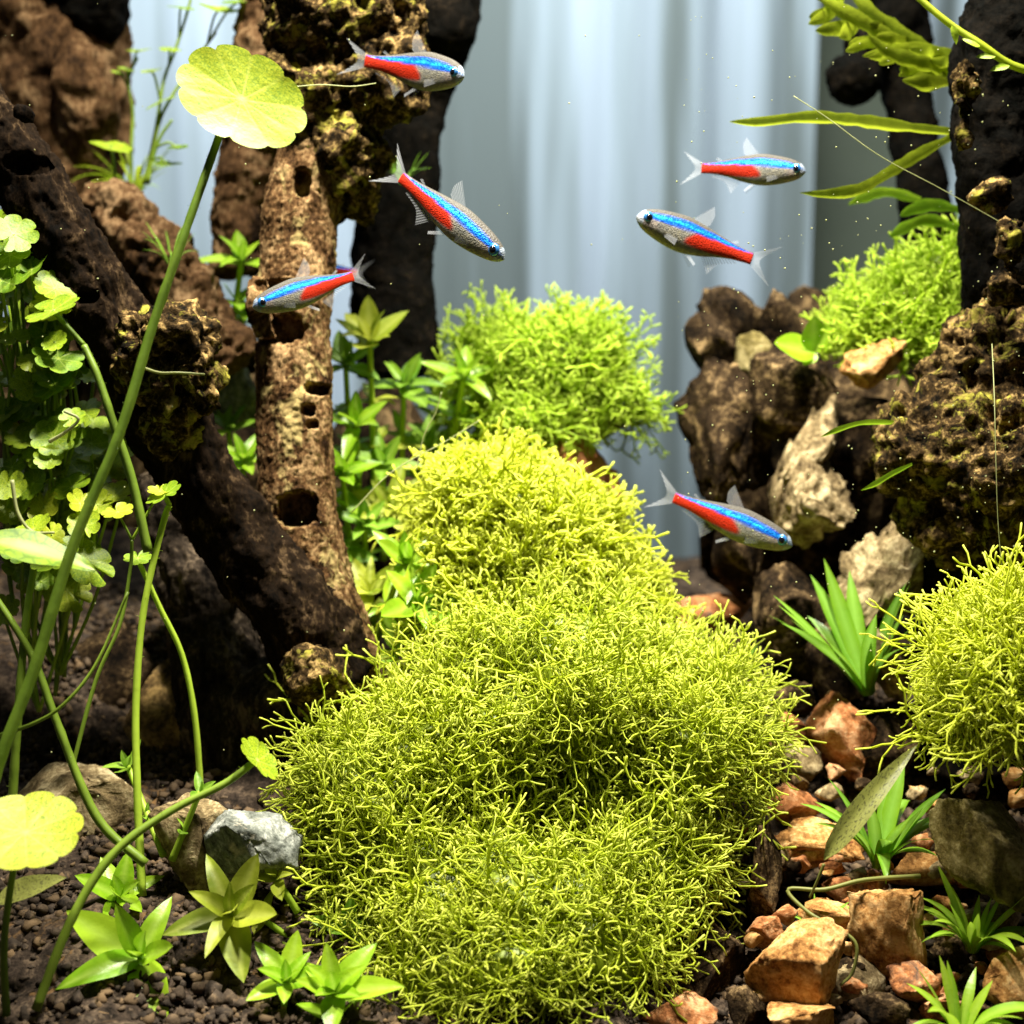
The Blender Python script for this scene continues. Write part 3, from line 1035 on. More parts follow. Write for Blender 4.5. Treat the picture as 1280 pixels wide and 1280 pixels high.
def rosette(root, c, up, n, length, kind, rg, flat=1.0, tilt0=0.2):
    """a spiral of leaves round one point"""
    up = unit(up)
    a0 = rg.uniform(0, 6.3)
    ref = unit(np.cross(up, [0.3, 1, 0.1]))
    oth = np.cross(up, ref)
    for k in range(n):
        a = a0 + k * 2.39996
        t = k / max(n - 1, 1)
        el = flat * (0.15 + tilt0 + 1.05 * (t ** 1.5))          # inner leaves stand up
        dr = math.cos(el) * (math.cos(a) * ref + math.sin(a) * oth) + math.sin(el) * up
        L = length * (1 - 0.45 * t) * rg.uniform(0.8, 1.15)
        nz = up * math.cos(el) - (math.cos(a) * ref + math.sin(a) * oth) * math.sin(el)
        m = LEAF[kind][rg.integers(0, 4)]
        put('leaf', m, root, frame(c - up * length * 0.10 * (1 - t), dr, nz, (L * rg.uniform(.9, 1.15), L, L), root))


def stem_plant(label, base, top, leaf_px, kind, seed, whorls=2, n_top=9, group=None, mid=None, lean=None, stem_mat='stem_bright', name='stem_plant'):
    rg = np.random.default_rng(seed)
    b, t = P(*base), P(*top)
    root = thing(name, label, 'plant', b, group)
    pts = [b] + ([P(*mid)] if mid else []) + [t]
    d = top[2]
    stem(root, pts, S(5, d), S(3.5, d), stem_mat)
    L = S(leaf_px, d)
    up = unit(lean if lean is not None else unit(t - pts[-2]) + np.array([0, -0.8, 0.35]))
    rosette(root, t, up, n_top, L, kind, rg)
    A = spline(np.array(pts), 30)
    for w in range(whorls):
        i = int(27 - (w + 1) * 20 / (whorls + 0.5))
        i = max(i, 2)
        ax = unit(A[i + 1] - A[i])
        rosette(root, A[i], ax + np.array([0, -0.2, 0]), 4, L * rg.uniform(.75, 1.0), kind, rg, 0.6, 0.1)
    return root


# plants on the dark soil
stem_plant('fresh green star-shaped plant standing alone on the dark soil', (178, 1262, .455), (175, 1196, .445), 112, 'leaf_bright', 201, 0, 8)
stem_plant('yellow-green leafy plant with spotted leaves in front of the grey-green boulder', (300, 1215, .462), (288, 1142, .452), 96, 'leaf_olive', 202, 1, 10)
stem_plant('small bright plant between the soil and the huge moss cushion', (352, 1285, .44), (358, 1226, .438), 72, 'leaf_bright', 203, 0, 9)
stem_plant('bushy bright plant tucked against the lower fringe of the moss', (425, 1300, .435), (418, 1238, .432), 86, 'leaf_bright', 204, 1, 11)
stem_plant('pale creeping plant behind the star-shaped plant', (125, 1180, .475), (150, 1120, .470), 70, 'leaf_bright', 205, 1, 9)
stem_plant('thin sprout with few leaves climbing before the grey boulder', (215, 1075, .470), (250, 990, .468), 34, 'leaf_dark_green', 206, 1, 4)
stem_plant('small sprout beside the bright straight stem', (205, 1070, .475), (160, 958, .49), 40, 'leaf_dark_green', 207, 1, 5)
stem_plant('little plant at the top of the grey-green boulder, under the moss', (372, 1140, .465), (345, 1098, .462), 44, 'leaf_olive', 208, 0, 7)
stem_plant('low dim plant under the moss beside the spotted plant', (420, 1190, .47), (432, 1162, .465), 56, 'leaf_dark_green', 209, 0, 8)
stem_plant('yellow-green plant with a lying stem under the boulder', (380, 1185, .462), (330, 1150, .46), 44, 'leaf_olive', 210, 0, 6)
# stem plants between the trunk and the moss
stem_plant('light green plant with long leaves in front of the tall moss cushion', (480, 860, .55), (520, 752, .530), 84, 'leaf_bright', 211, 1, 9)
stem_plant('light green plant above the long-leaved one, touching the tall moss', (470, 800, .56), (505, 700, .540), 72, 'leaf_bright', 212, 1, 8)
GB = 'leafy stem plants crowded between trunk and moss'
LB = {'leaf_olive': 'yellowish stem plant in the crowd between the holed trunk and the moss', 'leaf_dark_green': 'dark green stem plant in the crowd between the holed trunk and the moss', 'leaf_bright': 'fresh green stem plant in the crowd between the holed trunk and the moss'}
for k, (bx, by, tx, ty, d, L, kd) in enumerate([(470, 640, 462, 425, .585, 74, 'leaf_olive'), (440, 620, 432, 455, .59, 60, 'leaf_dark_green'), (500, 660, 505, 480, .60, 66, 'leaf_dark_green'),
                                                (450, 660, 445, 530, .58, 62, 'leaf_bright'), (480, 700, 478, 580, .585, 62, 'leaf_dark_green'), (440, 720, 428, 590, .57, 56, 'leaf_bright'),
                                                (520, 640, 535, 560, .61, 56, 'leaf_dark_green'), (460, 760, 455, 655, .57, 58, 'leaf_dark_green'), (540, 560, 548, 500, .63, 52, 'leaf_bright'),
                                                (470, 800, 462, 740, .56, 56, 'leaf_olive'), (500, 640, 490, 632, .575, 56, 'leaf_olive'), (430, 700, 425, 690, .568, 44, 'leaf_dark_green')]):
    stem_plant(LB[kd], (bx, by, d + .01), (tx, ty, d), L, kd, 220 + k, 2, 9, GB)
stem_plant('bright green plant in front of the hindmost moss cushion', (565, 560, .60), (580, 470, .59), 66, 'leaf_bright', 240, 1, 8)
stem_plant('plant behind the trunk, seen between knot and trunk', (300, 660, .58), (305, 575, .575), 60, 'leaf_bright', 241, 1, 9)
stem_plant('tall blurred plant seen above the knot beside the trunk', (290, 420, .60), (302, 325, .60), 56, 'leaf_bright', 242, 1, 7)
stem_plant('blurred low plant between the pale grey stone and trunk', (300, 640, .59), (285, 535, .59), 46, 'leaf_dark_green', 243, 1, 8)
stem_plant('blurred plant left of the trunk above the pale stone'.replace('left of the trunk ', 'beside the trunk just '), (275, 480, .60), (305, 400, .605), 50, 'leaf_dark_green', 244, 1, 6)


# grassy tufts
def grass(label, base, n, length, seed, kind='leaf_grass', lean=0.0, wide=1.0, group=None, upright=False):
    rg = np.random.default_rng(seed)
    b = P(*base)
    root = thing('grass_plant', label, 'plant', b, group)
    L = S(length, base[2])
    for k in range(n):
        a = k * 2.4 + rg.uniform(-.4, .4)
        t = k / n
        out = np.array([math.cos(a), math.sin(a) * 0.8 - 0.15, 0])
        up = unit(np.array([lean, -0.1, 1]) + 0.25 * out)
        l = L * rg.uniform(0.6, 1.1)
        m = GRASS[kind][rg.choice([0, 4, 0, 1]) if upright else rg.integers(0, len(BLADE))]
        # template: starts along +Z and leans to +Y
        put('blade', m, root, frame(b + out * S(5, base[2]), out - up * np.dot(out, up), up, (l * 1.0 * wide, l, l), root))
    return root


grass('tall green grassy plant standing at the foot of the crag', (1085, 868, .545), 20, 165, 301, lean=-0.3, wide=1.0, upright=True)
grass('spreading dark green grass tuft beneath the drooping olive leaf', (1098, 1085, .492), 26, 128, 302, wide=1.15)
grass('curly light green grass tuft among ochre stones', (1215, 1190, .465), 30, 112, 303, 'leaf_bright')
grass('broad-bladed bright grass tuft lowest among the stones', (1200, 1300, .44), 16, 135, 304, 'leaf_bright', wide=1.2)
grass('low grass blades peeping between the two ochre stones', (1020, 1170, .478), 9, 64, 305)
grass('short grass blades beside the rust-orange stone', (915, 850, .585), 5, 60, 306)
grass('blurred grass tuft growing on the far brown stump', (170, 250, .645), 26, 85, 307, 'leaf_lime', wide=0.5)
grass('dim grass tuft clinging to the black post', (505, 230, .60), 9, 55, 308, wide=0.5)
grass('blurred tuft hanging on the sloping mossy log', (215, 330, .575), 14, 55, 309, 'leaf_grass', wide=0.4)


# pennyworts
def petiole_leaf(root, c, nz, r, kind, rg, var=None, spin=None):
    """round leaf at c facing nz"""
    a = rg.uniform(0, 6.28) if spin is None else spin
    ref = unit(np.cross(nz, [0.2, 0.1, 1]))
    oth = np.cross(nz, ref)
    m = RLEAF[kind][var if var is not None else rg.integers(0, 4)]
    put('leaf', m, root, frame(c, math.cos(a) * ref + math.sin(a) * oth, nz, r, root))


rg = np.random.default_rng(400)
# large round leaf on a long hairy stalk
r_ = thing('pennywort', 'large scalloped yellow pennywort leaf on a long hairy stalk', 'plant', P(-30, 1060, .43))
stem(r_, [P(-30, 1060, .43), P(0, 950, .432), P(45, 830, .435), P(92, 680, .438), P(150, 540, .441), P(190, 410, .444), P(228, 300, .446), P(258, 215, .449), P(290, 125, .452)], S(8.5, .43), S(5, .45), 'stem_green', hair=420, n=90)
big = round_leaf('leaf', 10, .055, .10, 0, 31, 9, 10)
big.materials.append(MATS['pennywort_yellow'])
nz = unit(-FWD * 0.95 + UPV * 0.30 + RGT * 0.05)
ax = RGT * 0.80 - UPV * 0.60
put('leaf', big, r_, frame(P(302, 124, .4505), np.cross(nz, ax), nz, (S(79, .45), S(57, .45), S(60, .45)), r_))
# leaf low in the corner
r_ = thing('pennywort', 'large yellow-green pennywort leaf low over the flat brown stone', 'plant', P(8, 1270, .425))
stem(r_, [P(8, 1270, .425), P(5, 1180, .425), P(18, 1080, .424), P(30, 1045, .423)], S(5, .43), S(4, .43), 'stem_green')
put('leaf', big.copy(), r_, frame(P(32, 1040, .4215), np.array([1, .3, 0]), unit(-FWD * .55 + UPV * .8), (S(60, .42), S(64, .42), S(60, .42)), r_))
# edge-on leaf on a bowed stalk
r_ = thing('pennywort', 'pennywort leaf seen edge-on at the moss, on a bowed stalk', 'plant', P(45, 1262, .43))
stem(r_, [P(45, 1262, .43), P(82, 1165, .432), P(120, 1095, .436), P(160, 1050, .44), P(220, 1010, .445), P(280, 980, .448), P(318, 952, .45)], S(6.5, .43), S(4.5, .45), 'stem_green', hair=60, n=50)
petiole_leaf(r_, P(322, 950, .45), unit(RGT * .70 + UPV * 0.62 - FWD * .22), S(36, .45), 'pennywort_green', rg, 0)
# two straight bright stalks and others
for lab, pts, r0, mat, leaf in [
        ('bright straight pennywort stalk rising past the ochre boulder', [(178, 1120, .472), (172, 1000, .475), (170, 880, .478), (180, 760, .48), (205, 650, .482), (212, 632, .482)], 5.5, 'stem_bright', (205, 618, 24)),
        ('slim pennywort stalk bending beside the black root', [(252, 1005, .50), (244, 900, .498), (228, 820, .497), (200, 760, .495), (178, 712, .492), (172, 700, .492)], 4.5, 'stem_bright', (172, 698, 18)),
        ('dark slender stalk forking into two little yellow leaves', [(90, 960, .475), (120, 850, .478), (150, 780, .48), (163, 710, .482), (165, 675, .483)], 3, 'stem_green', (147, 640, 20)),
        ('olive stalk crossing low behind the bowed one', [(182, 1080, .455), (120, 1020, .456), (70, 900, .458), (40, 820, .46), (-10, 740, .462)], 6, 'stem_green', None),
        ('knobbly olive stalk crossing the hairy one', [(185, 690, .452), (165, 600, .452), (142, 530, .452), (122, 470, .453), (105, 432, .455)], 6, 'stem_green', (66, 388, 34)),
        ('vertical olive stalk rising beside the flat brown stone', [(15, 1010, .46), (22, 900, .46), (32, 780, .462), (45, 690, .463)], 6, 'stem_green', (70, 700, 30)),
        ('thin arching runner in front of the dark stone', [(-20, 925, .45), (40, 905, .45), (80, 880, .45), (120, 830, .452), (160, 740, .455)], 2.6, 'stem_green', None)]:
    A = [P(*q) for q in pts]
    r_ = thing('pennywort', lab, 'plant', A[0])
    stem(r_, A, S(r0, .47), S(r0 * .7, .47), mat, hair=40 if r0 > 5 else False, n=40)
    if leaf:
        lp = P(leaf[0], leaf[1], pts[-1][2] - .002)
        stem(r_, [A[-1], lp], S(r0 * .6, .47), S(r0 * .5, .47), mat)
        petiole_leaf(r_, lp, unit(-FWD * .5 + UPV * .85 + RGT * rg.normal() * .2), S(leaf[2], .47), 'pennywort_green' if r0 > 4 else 'pennywort_yellow', rg, 1)
        if r0 == 3:
            lp = P(200, 614, .482)
            stem(r_, [A[-1], lp], S(2, .47), S(1.6, .47), 'stem_bright')
            petiole_leaf(r_, lp, unit(-FWD * .4 + UPV * .9), S(17, .47), 'pennywort_yellow', rg, 2)
# the big sideways leaf
r_ = thing('pennywort', 'long pale yellow leaf lying level beside the hairy stalk', 'plant', P(-20, 760, .445))
stem(r_, [P(-20, 760, .445), P(-30, 700, .443), P(-25, 668, .442)], S(5, .44), S(4, .44))
lo = lance_leaf('leaf', 0.36, 0.10, 0.12, 12, seed=5, wave=0.012)
lo.materials.append(MATS['pennywort_green'])
put('leaf', lo, r_, frame(P(-25, 672, .442), RGT * .97 - UPV * .20, unit(-FWD * .6 + UPV * .8), S(150, .44), r_))
# crowd of small pennyworts
GP = 'small pennyworts crowded under the diagonal branch'
LP = 'small pennywort with scalloped round leaves crowded beside the diagonal branch'
rg = np.random.default_rng(411)
spots = [(15, 315), (30, 370), (10, 300), (60, 380), (20, 430), (55, 455), (10, 480), (35, 500), (15, 540), (60, 520), (40, 560), (80, 545), (20, 590), (70, 590), (110, 560), (95, 600), (50, 630), (20, 640), (130, 590), (115, 625), (85, 640), (60, 665),
         (30, 720), (10, 760), (80, 740), (110, 700), (20, 400), (75, 420), (95, 460), (40, 330), (5, 350), (100, 520), (55, 600), (5, 520), (140, 620), (90, 690), (45, 480), (70, 490), (15, 680), (35, 610), (5, 610), (90, 575), (120, 545), (60, 430), (30, 455), (100, 655), (75, 615)]
for k in range(64):
    y_ = rg.uniform(275, 735)
    x_ = rg.uniform(-10, np.interp(y_, [275, 330, 430, 520, 600, 735], [30, 62, 112, 150, 160, 120]))
    spots.append((x_, y_))
spots.sort(key=lambda q: q[1] // 60 * 1000 + q[0])
per = 4
for k in range(0, len(spots), per):
    grp = spots[k:k + per]
    bx = np.mean([s[0] for s in grp]) * 0.8 + 10
    by = max(s[1] for s in grp) + 130
    d0 = rg.uniform(.505, .545)
    b = P(bx, by, d0)
    ym = np.mean([q[1] for q in grp])
    LP = 'small pennywort with scalloped round leaves ' + ('high up beside the diagonal branch' if ym < 430 else 'level with the crusty knot' if ym < 560 else 'lowest in the crowd, just above the soil')
    r_ = thing('small_pennywort', LP, 'plant', b, GP)
    for (sx, sy) in grp:
        d = d0 - rg.uniform(0.0, .03)
        c = P(sx + rg.uniform(-8, 8), sy + rg.uniform(-8, 8), d)
        midp = P(sx * 0.5 + bx * 0.5 + rg.uniform(-10, 10), sy * 0.45 + by * 0.55, d0)
        stem(r_, [b, midp, c], S(2.6, d), S(2, d), 'stem_bright' if rg.random() < .6 else 'stem_green', n=14)
        petiole_leaf(r_, c, unit(-FWD * rg.uniform(.4, 1.5) + UPV * .8 + RGT * rg.normal() * .4), S(rg.uniform(16, 33), d), 'pennywort_green' if rg.random() < .8 else 'pennywort_yellow', rg)
# small stems against the curtain
GC = 'thin pennyworts rising against the curtain'
LC = 'thin blurred pennywort stem with tiny leaves against the pale curtain'
for k, (pts, lv) in enumerate([
        ([(165, 250), (164, 190), (166, 140), (160, 100), (172, 72)], [(174, 64, 16), (158, 88, 12), (148, 92, 10)]),
        ([(180, 230), (195, 160), (205, 100), (220, 60), (238, 0), (242, -40)], [(214, 60, 16), (190, 90, 14), (226, 8, 14)]),
        ([(185, 230), (200, 150), (235, 90), (270, 40)], [(200, 126, 19), (272, 14, 26), (300, 0, 22)]),
        ([(190, 200), (200, 172), (215, 150)], [(222, 186, 14), (208, 206, 20)]),
        ([(145, 250), (143, 215), (140, 190)], [(138, 186, 30)])]):
    d = .625 - .004 * k
    A = [P(a, b, d) for a, b in pts]
    LC = ['short forked pennywort stem with three tiny leaves against the curtain', 'tallest thin pennywort stem rising out of view against the curtain', 'thin pennywort stem arching to leaves beside the driftwood crown', 'short pennywort sprig with yellowish leaves above the far grass tuft', 'single broad pennywort leaf beside the brown stump'][k]
    r_ = thing('thin_pennywort', LC, 'plant', A[0], GC)
    stem(r_, A, S(2.4, d), S(1.8, d), 'stem_green')
    Ap = spline(np.array(A), 40)
    for (lx, ly, lr) in lv:
        c = P(lx, ly, d - .004)
        j = np.argmin(((Ap - c) ** 2).sum(1))
        j = max(0, j - 4)
        stem(r_, [Ap[j], Ap[j] * .4 + c * .6 + np.array([0, 0, .002]), c], S(1.6, d), S(1.4, d), 'stem_green', n=10)
        petiole_leaf(r_, c, unit(-FWD * .35 + UPV * .9 + RGT * rg.normal() * .2), S(lr, d), 'pennywort_green', rg)
# withered leaves
r_ = thing('withered_leaf', 'beige withered leaf lying near the large corner leaf', 'leaf', P(0, 1135, .44))
put('blade', LEAF['leaf_withered'][0], r_, frame(P(-5, 1128, .44), RGT * .9 + UPV * .4, unit(-FWD * .6 + UPV * .7), S(92, .44), r_))
r_ = thing('drooping_leaf', 'long olive drooping leaf with a thin stalk over the grass tuft', 'leaf', P(1025, 1098, .455))
put('blade', LEAF['leaf_withered'][2], r_, frame(P(1030, 1075, .455), P(1138, 925, .45) - P(1030, 1075, .455), unit(-FWD * .85 + UPV * .3 - RGT * .3), (S(88, .455), S(190, .455), S(120, .455)), r_))
stem(r_, [P(1030, 1080, .455), P(1022, 1100, .456), P(1012, 1122, .458)], S(2, .455), S(1.5, .455), 'leaf_withered')
r_ = thing('brown_runner', 'thin brown runner lying across the ochre stones', 'plant', P(985, 1110, .465))
stem(r_, [P(1150, 1095, .468), P(1080, 1100, .465), P(1030, 1112, .463), P(985, 1112, .465), P(1010, 1140, .46), P(1045, 1160, .455), P(1070, 1180, .452), P(1066, 1215, .452), P(1050, 1232, .452)], S(3, .46), S(2, .46), 'leaf_withered', n=50)

# fronds near the massive trunk
def fronds(label, rows, kind='frond_lime', width=12, cat='plant', name='long_leaf_plant'):
    base = P(*rows[0][0])
    r = thing(name, label, cat, base)
    for pts in rows:
        A = spline(np.array([P(*q) for q in pts]), 24)
        n = len(A)
        t = np.linspace(0, 1, n)
        T = np.gradient(A, axis=0)
        T /= np.linalg.norm(T, axis=1)[:, None]
        X = np.cross(T, FWD + 0.5 * UPV)
        X /= np.linalg.norm(X, axis=1)[:, None]
        w = S(width, pts[0][2]) * 0.5 * np.clip(np.sin(np.pi * (0.12 + 0.88 * t)) ** 0.7 + .05, 0.05, 1) * (1 + .45 * noise(A * 190))
        V = np.stack([A - X * w[:, None], A - UPV * w[:, None] * .35 - FWD * w[:, None] * .2, A + X * w[:, None]], 1).reshape(-1, 3)
        F = []
        for i in range(n - 1):
            for j in range(2):
                k = i * 3 + j
                F.append((k, k + 1, k + 4, k + 3))
        m = mesh('blade', rebase(V, r), F)
        attr(m, 'vein', np.tile([0, .5, 0], n))
        obj('blade', m, MATS[kind], r)
    return r


fronds('pair of long thin lime leaves reaching from the trunk over the dark prong', [
    [(1196, 165, .545), (1130, 158, .54), (1070, 150, .535), (1010, 146, .532), (950, 152, .53), (912, 152, .53)],
    [(1196, 168, .545), (1150, 192, .54), (1110, 216, .535), (1075, 236, .53), (1035, 242, .53), (1000, 241, .53)]], width=15)
fronds('thick lime green leafy branch slanting down to the massive trunk', [
    [(1200, 108, .56), (1130, 62, .555), (1070, 22, .55), (1010, -10, .55)],
    [(1195, 82, .56), (1140, 52, .555), (1080, 6, .55), (1040, -40, .55)],
    [(1195, 92, .555), (1150, 78, .55), (1110, 64, .548), (1086, 44, .546)],
    [(1195, 70, .56), (1150, 62, .555), (1100, 66, .552), (1078, 70, .552)],
    [(1195, 100, .555), (1168, 104, .55), (1148, 102, .548), (1128, 100, .548)],
    [(1160, 62, .56), (1110, 30, .56), (1064, 20, .556), (1030, 6, .556)]] + [
    [(x_, y_, .556), (x_ - 16 * a_, y_ + 6 * b_, .552), (x_ - 34 * a_, y_ + 14 * b_, .55)]
    for x_, y_, a_, b_ in zip(np.linspace(1195, 1035, 18) , np.interp(np.linspace(1195, 1035, 18), [1030, 1110, 1200], [0, 48, 96]) + np.tile([-10, 6, 14], 6), np.tile([1.0, .7, 1.3, .9], 5)[:18], np.tile([-.6, 1.1, .3], 6))], width=17)
fronds('blurred green leaves hanging low beside the dark prong', [
    [(1200, 262, .57), (1165, 256, .57), (1140, 262, .57), (1125, 270, .57)],
    [(1200, 285, .57), (1160, 275, .57), (1130, 285, .57), (1112, 296, .57)],
    [(1150, 250, .58), (1110, 240, .58), (1080, 246, .58), (1060, 256, .58)]], 'frond_green', 16)
fronds('two little green twigs sticking out from the bulging driftwood', [
    [(1120, 528, .515), (1080, 528, .512), (1050, 536, .51), (1026, 546, .51)],
    [(1140, 580, .505), (1115, 592, .503), (1095, 604, .502), (1076, 613, .502)]], 'frond_green', 7)
r_ = thing('knotted_stem', 'yellow knotted plant stem crossing in front of the massive trunk', 'plant', P(1300, 92, .505))
stem(r_, [P(1300, 92, .505), P(1262, 80, .505), P(1225, 55, .505), P(1190, 32, .507), P(1165, 12, .508), P(1135, -15, .51)], S(5, .5), S(4, .5), 'frond_lime', n=40)
for lx, ly, ax_, ay in [(1262, 82, -.9, -.1), (1245, 70, -.9, .1), (1190, 32, .3, -.8), (1225, 58, -.6, .4)]:
    put('leaf', LEAF['leaf_lime'][1], r_, frame(P(lx, ly, .504), RGT * ax_ + UPV * ay, -FWD + .3 * UPV, S(24, .5), r_))
r_ = thing('small_bright_plant', 'tiny bright leaf pair glowing on the crag beside the moss', 'plant', P(1015, 445, .585))
for a_, b_, L_ in [(-.1, 1, 46), (-1, .1, 58), (.5, .8, 38), (-.5, -.6, 26)]:
    put('leaf', LEAF['leaf_bright'][3], r_, frame(P(1018, 440, .585), RGT * a_ + UPV * b_ - FWD * .3, -FWD + .6 * UPV, (S(L_ * 1.7, .585), S(L_, .585), S(L_, .585)), r_))


# ------------------------------------------------------------------ fish
def fish_materials():
    m, nt, out = newmat('fish_skin')
    ac = N(nt, 'Attribute', attribute_name='skin')
    am = N(nt, 'Attribute', attribute_name='shine')
    b = N(nt, 'BsdfPrincipled')
    tc = N(nt, 'TexCoord')
    vo = N(nt, 'TexVoronoi')
    vo.inputs['Scale'].default_value = 75
    mp = N(nt, 'Mapping')
    mp.inputs['Scale'].default_value = (1, 1.2, 1.4)
    nt.links.new(tc.outputs['Object'], mp.inputs[0])
    nt.links.new(mp.outputs[0], vo.inputs['Vector'])
    gl = noise_node(nt, tc.outputs['Object'], 34, 3, 0.7)
    spark = mixcol(nt, math_node(nt, 'MULTIPLY', am.outputs['Fac'], 0.85), (1, 1, 1), ramp(nt, gl, [(0.36, (0.35, 0.45, 0.6)), (0.52, (1, 1, 1)), (0.66, (2.2, 2.0, 1.4))]))  # sparkle of the stripe painted as brighter and darker mottling of its colour
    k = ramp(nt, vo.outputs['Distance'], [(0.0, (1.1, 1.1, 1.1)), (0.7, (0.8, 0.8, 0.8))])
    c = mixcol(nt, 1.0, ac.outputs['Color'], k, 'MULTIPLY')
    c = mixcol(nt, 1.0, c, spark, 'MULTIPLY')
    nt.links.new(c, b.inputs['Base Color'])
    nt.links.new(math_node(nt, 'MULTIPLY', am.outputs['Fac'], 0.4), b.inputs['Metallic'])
    b.inputs['Roughness'].default_value = 0.42
    b.inputs['Specular IOR Level'].default_value = 0.10
    b.inputs['Coat Weight'].default_value = 0.0
    b.inputs['Coat Roughness'].default_value = 0.12
    nt.links.new(bump(nt, vo.outputs['Distance'], 0.25, 0.002), b.inputs['Normal'])
    nt.links.new(b.outputs[0], out.inputs[0])
    MATS['fish_skin'] = m
    m, nt, out = newmat('fin')
    tc = N(nt, 'TexCoord')
    wv = N(nt, 'Attribute', attribute_name='ray')
    d = N(nt, 'BsdfPrincipled')
    d.inputs['Base Color'].default_value = (0.62, 0.64, 0.66, 1)
    d.inputs['Roughness'].default_value = 0.25
    t = N(nt, 'BsdfTransparent')
    mx = N(nt, 'MixShader')
    f = math_node(nt, 'ADD', math_node(nt, 'MULTIPLY', wv.outputs['Fac'], 0.20), 0.03)
    nt.links.new(f, mx.inputs[0])
    nt.links.new(t.outputs[0], mx.inputs[1])
    nt.links.new(d.outputs[0], mx.inputs[2])
    nt.links.new(mx.outputs[0], out.inputs[0])
    MATS['fin'] = m
    for nm, col, ro in (('eye_iris', (0.05, 0.22, 0.55), .15), ('eye_pupil', (0.004, 0.004, 0.006), .05)):
        m, nt, out = newmat(nm)
        b = N(nt, 'BsdfPrincipled')
        b.inputs['Base Color'].default_value = (*col, 1)
        b.inputs['Roughness'].default_value = ro
        b.inputs['Metallic'].default_value = 0.5 if nm == 'eye_iris' else 0
        nt.links.new(b.outputs[0], out.inputs[0])
        MATS[nm] = m


fish_materials()
XS = np.array([0, .03, .08, .16, .28, .42, .58, .72, .84, .93, 1.0])        # from nose to tail base
TOP = np.array([.006, .052, .082, .108, .128, .140, .118, .088, .064, .052, .050])
BOT = np.array([-.014, -.050, -.080, -.106, -.132, -.142, -.118, -.080, -.056, -.048, -.046])
WID = np.array([.010, .036, .054, .068, .074, .072, .058, .042, .028, .018, .012])


